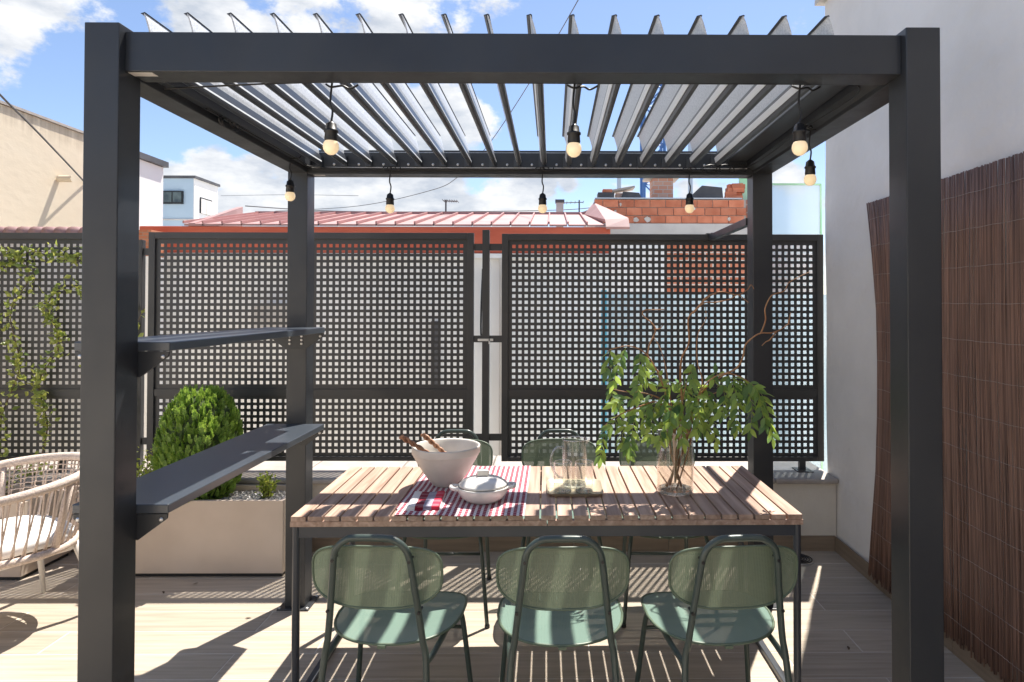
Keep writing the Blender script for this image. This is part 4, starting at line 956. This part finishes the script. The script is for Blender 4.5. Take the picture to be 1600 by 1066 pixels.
# climbing plant on the left fence
cp = thing('climbing_plant', 'thin stemmed climbing plant with yellow green leaves trained on the left fence', 'plant', (-3.1, 4.12, .39))
rg = random.Random(31); st = MB(); V = []; F = []
def addleaf(p, L0):
    d = Vector((rg.uniform(-1, 1), rg.uniform(-1, .4), rg.uniform(-.7, .9))).normalized(); s_ = d.orthogonal().normalized(); s_ = Matrix.Rotation(rg.uniform(0, 6), 3, d) @ s_
    L_ = L0*rg.uniform(.6, 1.3); w = L_*.30; nn = d.cross(s_)
    o = len(V); V.extend([p, p+d*L_*.4+s_*w+nn*w*.3, p+d*L_*.5, p+d*L_, p+d*L_*.4-s_*w+nn*w*.3]); F.extend([(o, o+1, o+3, o+2), (o, o+2, o+3, o+4)])
vines = [[(-.75, 0, 0), (-.60, .06, .3), (-.68, .08, .7), (-.55, .09, 1.0), (-.62, .09, 1.3), (-.40, .09, 1.45), (-.25, .09, 1.5), (.0, .09, 1.46), (.28, .09, 1.50)],
         [(-.2, 0, 0), (-.15, .06, .35), (-.22, .08, .65), (-.10, .09, .9), (-.18, .09, 1.15), (-.05, .09, 1.28), (.12, .09, 1.22), (.30, .09, 1.30)],
         [(.2, 0, 0), (.15, .06, .3), (.22, .08, .55), (.10, .09, .8), (.18, .09, 1.05), (.08, .09, 1.2)],
         [(-.4, 0, 0), (-.45, .06, .4), (-.35, .08, .75), (-.42, .09, 1.1), (-.3, .09, 1.35), (-.45, .09, 1.52)],
         [(.3, 0, 0), (.34, .06, .5), (.36, .08, .9), (.42, .09, 1.08), (.45, .08, 1.13)], [(-1.1, 0, 0), (-1.0, .07, .5), (-1.15, .08, 1.0), (-.9, .08, 1.4), (-.7, .08, 1.5)]]
dens_ = [1.2, 1.1, .8, .8, .5, .8]
for vpts, dn in zip(vines, dens_):
    pth = smoothpath(vpts, 8); st.tube(pth, [.005*(1-.6*i/len(pth)) for i in range(len(pth))], 6)
    for a, b in zip(pth[:-1], pth[1:]):
        cl = .35+1.1*abs(math.sin(a.z*5.3+a.x*7))
        for k in range(int(6.5*dn*cl*(b-a).length/.03)):
            p = a.lerp(b, rg.random())+Vector((rg.gauss(0, .026), rg.gauss(-.01, .012), rg.gauss(0, .026))); addleaf(p, .042)
st.obj('stems', 'bark', cp, smooth=True)
m = MB(); m.v = [tuple(v) for v in V]; m.f = F; o = m.obj('foliage', 'vine', cp, recalc=False); o['kind'] = 'stuff'

# ------------------------------------------------------------------ rope armchair
f_ang = math.atan2(-.89, -.46)-PI/2
ra = thing('rope_armchair', 'beige rope armchair with white legs at the left edge by the planter', 'armchair', (-2.64, 3.15, 0), f_ang)
def topring(a):  # a: -1..1 around the back from arm tip to arm tip, facing +y local
    an = a*R(138); return Vector((.345*math.sin(an)*(1.0), -.335*math.cos(an), .735-.085*(abs(a)**1.6)))
def seatring(a):
    an = a*R(150); return Vector((.285*math.sin(an), -.265*math.cos(an), .385))
MAT['ropewrap'] = paint('rope_wrapping', (.52, .42, .35), (.68, .57, .49), rough=.9, nscale=120, bump=.9, bscale=160, bdist=.004)
tr_ = [topring(-1+2*k/60) for k in range(61)]
MB().tube([Vector((-.27, .33, .40)), Vector((-.285, .29, .55))]+tr_+[Vector((.285, .29, .55)), Vector((.27, .33, .40))], .022, 10).obj('arm_rail', 'ropewrap', ra, smooth=True)
MB().tube([(.29*math.cos(2*PI*k/48), .275*math.sin(2*PI*k/48)+.01, .375) for k in range(48)], .019, 10, True).obj('seat_ring', 'ropewrap', ra, smooth=True)
for k in range(66):
    a = -1+2*(k+.5)/66
    da = .022*(1 if k % 2 else -1)
    p0 = topring(a); p1 = seatring(min(1, max(-1, a*.97+da)))
    mid = (p0+p1)/2+Vector((math.sin(a*2.4)*.012, -math.cos(a*2.4)*.012, 0))
    MB().tube(smoothpath([p0, mid, p1], 3), .0042, 5).obj('rope', 'rope', ra, smooth=True)
for z_t in range(6):                       # woven band along the upper back
    f = .12+.075*z_t
    pts = []
    for k in range(40):
        a = -.46+.92*k/39; p = topring(a).lerp(seatring(a*.97), f); pts.append(p+Vector((0, 0, 0))+Vector((p.x, p.y, 0)).normalized()*(.006 if k % 2 else -.006))
    MB().tube(pts, .0034, 5).obj('weave_rope', 'rope', ra, smooth=True)
for a in (-.50, .50):
    p0, p1 = topring(a), seatring(a*.97)
    MB().tube([p0, (p0+p1)/2, p1], .017, 8).obj('back_upright', 'ropewrap', ra, smooth=True)
for sx, sy in ((-1, -1), (1, -1), (-1, 1), (1, 1)):
    MB().tube([(sx*.20, sy*.18-.02, .365), (sx*.225, sy*.225-.02, .20), (sx*.228, sy*.245-.02, .0)], [.018, .015, .010], 10).obj('leg', 'white', ra, smooth=True)
MB().box(-.21, .21, -.21, -.18, .335, .357).box(-.21, .21, .15, .18, .335, .357).box(-.22, -.19, -.18, .15, .335, .357).box(.19, .22, -.18, .15, .335, .357).obj('under_frame', 'white', ra, bevel=.004)
MB().box(-.22, .22, -.20, .22, .358, .372).obj('seat_pan', 'rope', ra)
cu = MB(); prof_c = []
n = 40; vs = []
lay = [(.80, -.0), (.97, .012), (1.0, .034), (.99, .052), (.93, .070), (.75, .084), (.45, .092), (.1, .094)]
for s_, z in lay: vs += [(x*s_, y*s_, z) for x, y in superellipse(.245, .245, n, 3.2)]
fs = [tuple(range(n))[::-1]]+[(r*n+k, r*n+(k+1) % n, (r+1)*n+(k+1) % n, (r+1)*n+k) for r in range(len(lay)-1) for k in range(n)]+[tuple((len(lay)-1)*n+k for k in range(n))]
cu.add(vs, fs); o = cu.obj('seat_cushion', 'cushion', None, (-2.645, 3.15, .374), (0, 0, f_ang), smooth=True); tag(o, 'white seat cushion on the rope armchair', 'cushion')

# ------------------------------------------------------------------ neighbouring buildings
def building(name, label, cat='building', loc=(0, 0, 0)): return thing(name, label, cat, loc)
# long red-edged shed
b1 = building('red_roof_house', 'white building with red fascia and faded pink standing seam roof behind the fence')
MB().box(-5.1, .70, 8.02, 12, -3, 2.21).obj('wall', 'white_wall', b1)
MB().box(-5.1, .72, 7.97, 8.015, 2.19, 2.52).obj('fascia', 'redpaint', b1, bevel=.01)
MB().box(-5.10, .70, 7.94, 8.0, 2.13, 2.186).obj('trim', 'white_wall', b1)
rp = [(7.97, 2.525), (10.0, 2.935), (10.0, 2.965), (7.97, 2.55)]
npan = 22
for k in range(npan):
    x0 = -4.55+k*(5.22/npan)
    MB().extrude(rp, 'x', x0+.004, x0+5.22/npan-.012).obj('roof_panel', 'redroof', b1)
    MB().extrude([(7.96, 2.553), (10.0, 2.968), (10.0, 2.998), (7.96, 2.585)], 'x', x0-.012, x0+.008).obj('roof_seam', 'redseam', b1)
MB().box(-4.6, .66, 9.98, 10.1, 2.90, 3.0).obj('ridge_cap', 'redroof', b1)
MB().add([(-4.50, 7.98, 2.3), (-4.42, 7.98, 2.3), (-4.42, 7.98, 2.56), (-4.50, 7.98, 2.56), (-4.88, 10, 2.3), (-4.80, 10, 2.3), (-4.80, 10, 3.07), (-4.88, 10, 3.07)],
         [(0, 1, 2, 3), (7, 6, 5, 4), (1, 5, 6, 2), (0, 3, 7, 4), (3, 2, 6, 7), (0, 4, 5, 1)]).obj('parapet', 'redroof', b1)
MB().add([(.66, 7.9, 2.50), (.95, 7.9, 2.50), (.95, 8.0, 2.62), (.66, 8.0, 2.60), (.50, 10, 2.95), (.66, 10.1, 3.15), (.62, 10.1, 3.15)], [(0, 1, 2, 3), (3, 2, 5, 4)]).obj('verge', 'redroof', b1, solid=.04)
w_ = MB().box(-1.50, -1.40, 7.985, 8.015, .5, 1.35).obj('window', 'slate', b1)
MB().box(-3.6, -3.1, 7.80, 8.015, 1.25, 1.55).obj('cooling_unit', 'concrete', b1)
MB().tube([(-.62, 7.96, -1), (-.62, 7.96, 2.12)], .035, 8).obj('downpipe', 'concrete', b1)
MB().tube(smoothpath([(-.86, 7.97, 2.0), (-.88, 7.97, 1.2), (-.80, 7.97, .9), (-.84, 7.97, -.5)]), .012, 6).obj('wall_cable', 'dark', b1)
# tv antenna and chimney on it
def antenna(x, y, z, h, w, label):
    t = thing('tv_antenna', label, 'antenna', (x, y, z))
    MB().tube([(0, 0, 0), (0, 0, h)], .012, 6).obj('mast', 'slate', t)
    MB().tube([(-w*.2, 0, h*.92), (w, 0, h*.88)], .008, 6).obj('boom', 'slate', t)
    for k in range(7):
        xx = -w*.2+w*1.2*k/6; MB().tube([(xx, -.12, h*.92-.04*h*(k/6)), (xx, .12, h*.92-.04*h*(k/6))], .005, 5).obj('element', 'slate', t)
antenna(-1.64, 9.9, 2.99, .18, .18, 'small television antenna on the middle of the pink roof')
antenna(.45, 10.8, 2.9, .42, -.35, 'television antenna beside the grey chimney')
ch = thing('chimney', 'narrow grey chimney with dark cap behind the pink roof ridge', 'chimney', (.12, 10.5, 2.6))
MB().box(-.06, .06, -.06, .06, 0, .62).obj('stack', 'concrete', ch); MB().box(-.075, .075, -.075, .075, .621, .67).obj('cap', 'slate', ch)
# cream and white tall building at left
b2 = building('tall_left_house', 'cream weathered wall joined to a white wall on the far left skyline')
MB().box(-9, -5.30, 2.0, 7.66, -3, 3.47).obj('wall', 'cream', b2, label='cream weathered wall')
MB().box(-9, -5.31, 7.665, 8.80, -3, 3.42).obj('wall', 'white_wall', b2, label='white end wall')
MB().box(-9, -5.26, 7.665, 8.84, 3.425, 3.50).obj('eave', 'slate', b2)
MB().box(-9, -5.28, 2.0, 7.66, 3.475, 3.50).obj('eave', 'coping', b2)
p = P(107, 282, 7.0)
MB().tube([(-5.29, 6.92, p.z), (-5.14, 6.92, p.z)], .035, 8).obj('spout', 'cream', b2)
# low wall with tile cap behind left fence + brick corner
b3 = building('tile_capped_wall', 'white yard wall with red tile cap behind the left fence panel', 'wall')
MB().box(-6.5, -3.78, 5.50, 5.7, -3, 2.12).obj('wall_body', 'white_wall', b3)
MB().box(-5.05, -4.78, 5.46, 5.4985, .6, 1.52).obj('brick_patch', 'smallbrick', b3)
x = -5.29
while x < -3.8:
    MB().tube([(x, 5.42, 2.15), (x, 5.72, 2.175)], .05, 10).obj('cap_tile', 'redroof', b3, smooth=True); x += .105
b4 = building('brick_pier', 'small orange brick pier at the left end of the red fascia', 'pier')
MB().box(-5.0, -4.72, 7.6, 7.85, 2.12, 2.43).obj('pier_top', 'smallbrick', b4)
MB().box(-5.0, -4.72, 7.6, 7.85, -3, 2.119).obj('pier_body', 'white_wall', b4)
# blue and white house
b5 = building('blue_house', 'pale blue and white flat roofed house with dark framed windows in the distance', 'house')
MB().box(-12.6, -11.13, 20, 21.4, -3, 5.48).obj('wall', 'bluewall', b5)
MB().box(-11.128, -11.10, 20.0, 21.4, -3, 5.48).obj('wall', 'white_wall', b5)
MB().box(-12.65, -11.05, 19.95, 21.45, 5.481, 5.56).obj('roof', 'slate', b5)
MB().box(-12.6, -11.14, 19.97, 19.998, 4.18, 4.22).obj('ledge', 'concrete', b5)
wf = MB().box(-12.05, -11.43, 19.93, 19.995, 4.68, 5.08).obj('window', 'dark', b5)
for x0, x1 in ((-12.02, -11.76), (-11.72, -11.46)): MB().box(x0, x1, 19.915, 19.9295, 4.73, 5.04).obj('pane', 'glassdark', wf)
wf = MB().box(-11.099, -11.07, 20.3, 21.0, 4.45, 4.95).obj('window', 'dark', b5)
for y0, y1 in ((20.33, 20.64), (20.67, 20.97)): MB().box(-11.069, -11.06, y0, y1, 4.45, 4.91).obj('pane', 'white', wf)
# brick house at right
b6 = building('brick_house', 'unfinished orange hollow brick house with grey concrete band above the fence')
X0, X1, Yb = .66, 4.6, 10.0
MB().box(X0, 3.28, Yb+.02, Yb+4, 2.5, 3.205).box(X0, 4.1, Yb+.02, Yb+4, -3, 2.499).obj('wall', 'mortar', b6)
X1 = 4.1
bl, bh = .245, .125; zc = 3.20
rg = random.Random(44)
for r_ in range(3):
    x = X0+(.0 if r_ % 2 else -.12)
    while x < 3.02:
        a = max(x+.004, X0); b_ = min(x+bl-.006, 3.02)
        if b_-a > .03: MB().box(a, b_, Yb-rg.uniform(0, .008), Yb+.0195, zc-bh*(r_+1)+.006, zc-bh*r_-.006).obj('brick', 'brick', b6)
        x += bl
for xp, zp, w_, h_ in ((.98, 2.98, .05, .14), (1.30, 2.88, .10, .09), (1.48, 2.89, .11, .10), (1.06, 3.12, .04, .06), (2.2, 3.06, .07, .05), (2.75, 2.9, .06, .07), (.82, 3.0, .10, .22)):
    n_ = 11; MB().extrude([(xp+w_/2*math.cos(2*PI*k/n_)*rg.uniform(.7, 1.1), zp+h_/2*math.sin(2*PI*k/n_)*rg.uniform(.7, 1.1)) for k in range(n_)], 'y', Yb-.013, Yb-.009).obj('mortar_patch', 'mortar', b6)
MB().box(X0, 2.95, Yb-.03, Yb+.3, 3.208, 3.225).obj('flashing', 'screw', b6)
MB().box(X0, 3.3, Yb-.02, Yb+.0195, 2.55, 2.824).obj('concrete_band', 'concrete', b6)
MB().box(X0+.02, 1.78, Yb-.012, Yb+.0195, .6, 2.545).obj('plaster', 'white_wall', b6)
MB().box(1.785, X1, Yb-.012, Yb+.0195, .6, 2.495).obj('brickwork', 'farbrick', b6)
MB().box(3.03, 3.27, Yb-.012, Yb+.0195, 2.83, 3.2).obj('brickwork', 'farbrick', b6)
MB().box(2.0, 2.7, Yb-.05, Yb-.0205, 2.60, 2.63).obj('ledge', 'coping', b6)
b7 = building('pale_blue_wall', 'pale blue panelled yard wall glimpsed through the right fence panel', 'wall')
MB().box(.55, 3.1, 6.5, 6.6, -3, 1.66).obj('wall_body', 'paleblue', b7)
MB().box(.50, .545, 6.45, 6.6, -3, 1.70).obj('edge', 'cyan', b7)
c2 = thing('chimney', 'stout brick chimney with flat stone slab on top', 'chimney', (1.78, 10.5, 2.9))
MB().box(-.165, .165, -.16, .16, 0, .70).obj('stack', 'chimneybrick', c2); MB().box(-.30, .24, -.22, .22, .702, .745, Matrix.Rotation(.03, 4, 'Y')).obj('cap', 'coping', c2, bevel=.01)
c3 = thing('chimney', 'small dark hooded chimney on the left end of the brick house', 'chimney', (.86, 10.4, 2.9))
MB().box(-.10, .10, -.1, .1, 0, .44).obj('stack', 'brick', c3); MB().box(-.13, .13, -.13, .13, .26, .46).obj('hood', 'slate', c3); MB().box(-.05, .10, -.08, .08, .462, .52).obj('cap', 'brick', c3)
MB().box(-.45, -.14, -.1, .1, .24, .27, Matrix.Rotation(-.35, 4, 'Y')).obj('tile_slab', 'coping', c3)
c4 = thing('chimney', 'second hooded chimney with a tilted tile cap on the brick house', 'chimney', (1.12, 10.5, 2.95))
MB().box(-.09, .16, -.1, .1, 0, .42).obj('stack', 'chimneybrick', c4)
MB().extrude([(-.05, .18), (.38, .20), (.28, .42), (.02, .44)], 'y', -.14, -.102).obj('hood', 'slate', c4)
MB().box(-.22, .30, -.14, .14, .46, .49, Matrix.Rotation(-.18, 4, 'Y')).obj('cap', 'coping', c4)
MB().tube([(-.03, 0, .48), (-.03, 0, .78)], .035, 8).obj('flue', 'screw', c4)
c5 = thing('roof_rubble', 'heap of bricks, dark sheet and broken frame on the right end of the brick house roof', 'rubble', (2.6, 10.3, 3.21))
MB().extrude([(-.48, 0), (.12, 0), (.10, .22), (-.22, .25)], 'y', -.1, .1).obj('sheet', 'slate', c5)
rg = random.Random(3)
for k in range(12): MB().box(0, .17, -.05, .05, 0, .07, Matrix.Translation((.13+.06*rg.random()+.04*(k % 4), -.1+.05*(k % 2), .01+.072*(k//3)*.9)) @ Matrix.Rotation(rg.uniform(-.2, .2), 4, 'Z')).obj('brick', 'brick', c5)
MB().box(.40, .62, -.03, .03, 0, .42).obj('panel', 'paneedge', c5); MB().box(.60, .72, -.06, .04, 0, .50).box(.46, .70, -.06, -.035, .45, .54).obj('frame', 'slate', c5)
pl_ = MB().tube([(2.28, 10.6, 3.0), (2.28, 10.6, 5.2)], .04, 8).obj('pole', 'screw'); tag(pl_, 'thin grey metal pole behind the brick house', 'pole')
b8 = building('bounce_facade', 'unseen cream house front with a glazed door, added behind the viewpoint to bounce light')  # unseen facade added to throw sunlight back onto the terrace
MB().box(-7, 1.6, -4.4, -4.02, -3, 2.9).obj('wall', 'lowwall', b8)
MB().box(-7.1, 1.7, -4.5, -3.9, 2.901, 3.0).obj('roof_edge', 'coping', b8)
dd = MB().box(-2.4, .2, -4.018, -3.98, 0, 2.2).obj('door', 'white', b8)
for k in range(3): MB().box(-2.34+k*.86, -1.54+k*.86, -3.979, -3.97, .06, 2.14).obj('pane', 'glassdark', dd)
# crane
cr_ = thing('crane_mast', 'blue lattice crane mast far behind the brick house', 'crane', (6.25, 40, -3))
for sx in (-.62, .62):
    for sy in (-.62, .62): MB().box(sx-.08, sx+.08, sy-.08, sy+.08, 0, 19.3).obj('mast_leg', 'craneblue', cr_)
for k in range(16):
    z = k*1.2
    for p, q in (((-.62, -.62, z), (.62, -.62, z+1.2)), ((.62, -.62, z), (-.62, -.62, z+1.2)), ((-.62, .62, z), (.62, .62, z+1.2)), ((-.62, -.62, z), (.62, -.62, z))):
        MB().tube([p, q], .05, 5).obj('lattice_bar', 'craneblue', cr_)
# overhead cables
def cable(pts, r, label):
    o = MB().tube(smoothpath(pts, 8), r, 5).obj('overhead_cable', 'slate', smooth=True); tag(o, label, 'cable')
cable([P(-60, 80, 4.6), P(0, 148, 5.3), P(60, 208, 6.0), P(128, 280, 7.2), P(160, 316, 7.85)], .009, 'dark cable crossing in front of the cream wall')
cable([P(925, -40, 11), P(899, 8, 11.3), P(862, 72, 12), P(805, 165, 13), P(757, 234, 14), P(715, 277, 15), P(672, 298, 16), P(560, 322, 18), P(430, 330, 20)], .009, 'long dark cable curving down the sky above the pergola')
cable([P(345, 306, 20), P(450, 304.5, 18), P(560, 306, 16)], .006, 'faint level cable in front of the low clouds')
cable([P(383, 322, 10), P(520, 330, 10.5), P(700, 331, 11), P(880, 328, 12), P(945, 322, 12)], .008, 'thin sagging cable just above the pink roof')
rg = random.Random(77)
lv = leaf_mesh(.03, .013, 'fallen_leaf', 'bark')
for k, (u, v, lb) in enumerate(((310, 912, 'tiny dry leaf on the shaded floor in front of the bush planter'), (383, 967, 'dry leaf on the sunlit floor left of the rear left post'), (1325, 1011, 'tiny dry leaf lying on the shaded floor beside the table'), (1222, 1050, 'dry leaf on the sunlit floor near the right table leg'), (255, 925, 'small crumpled leaf on the shaded floor near the front left post'))):
    q = P(u, v, 3); d = q-Vector((0, 0, CAM_H)); q = Vector((0, 0, CAM_H))+d*(-CAM_H/d.z)
    o = put(lv, 'fallen_leaf', None, (q.x, q.y, .004), (0, rg.uniform(-.3, .3), rg.uniform(0, 6))); tag(o, lb, 'leaf', 'dry leaves on the floor')
print('leaves', leaf_total, 'objects', len(bpy.data.objects))
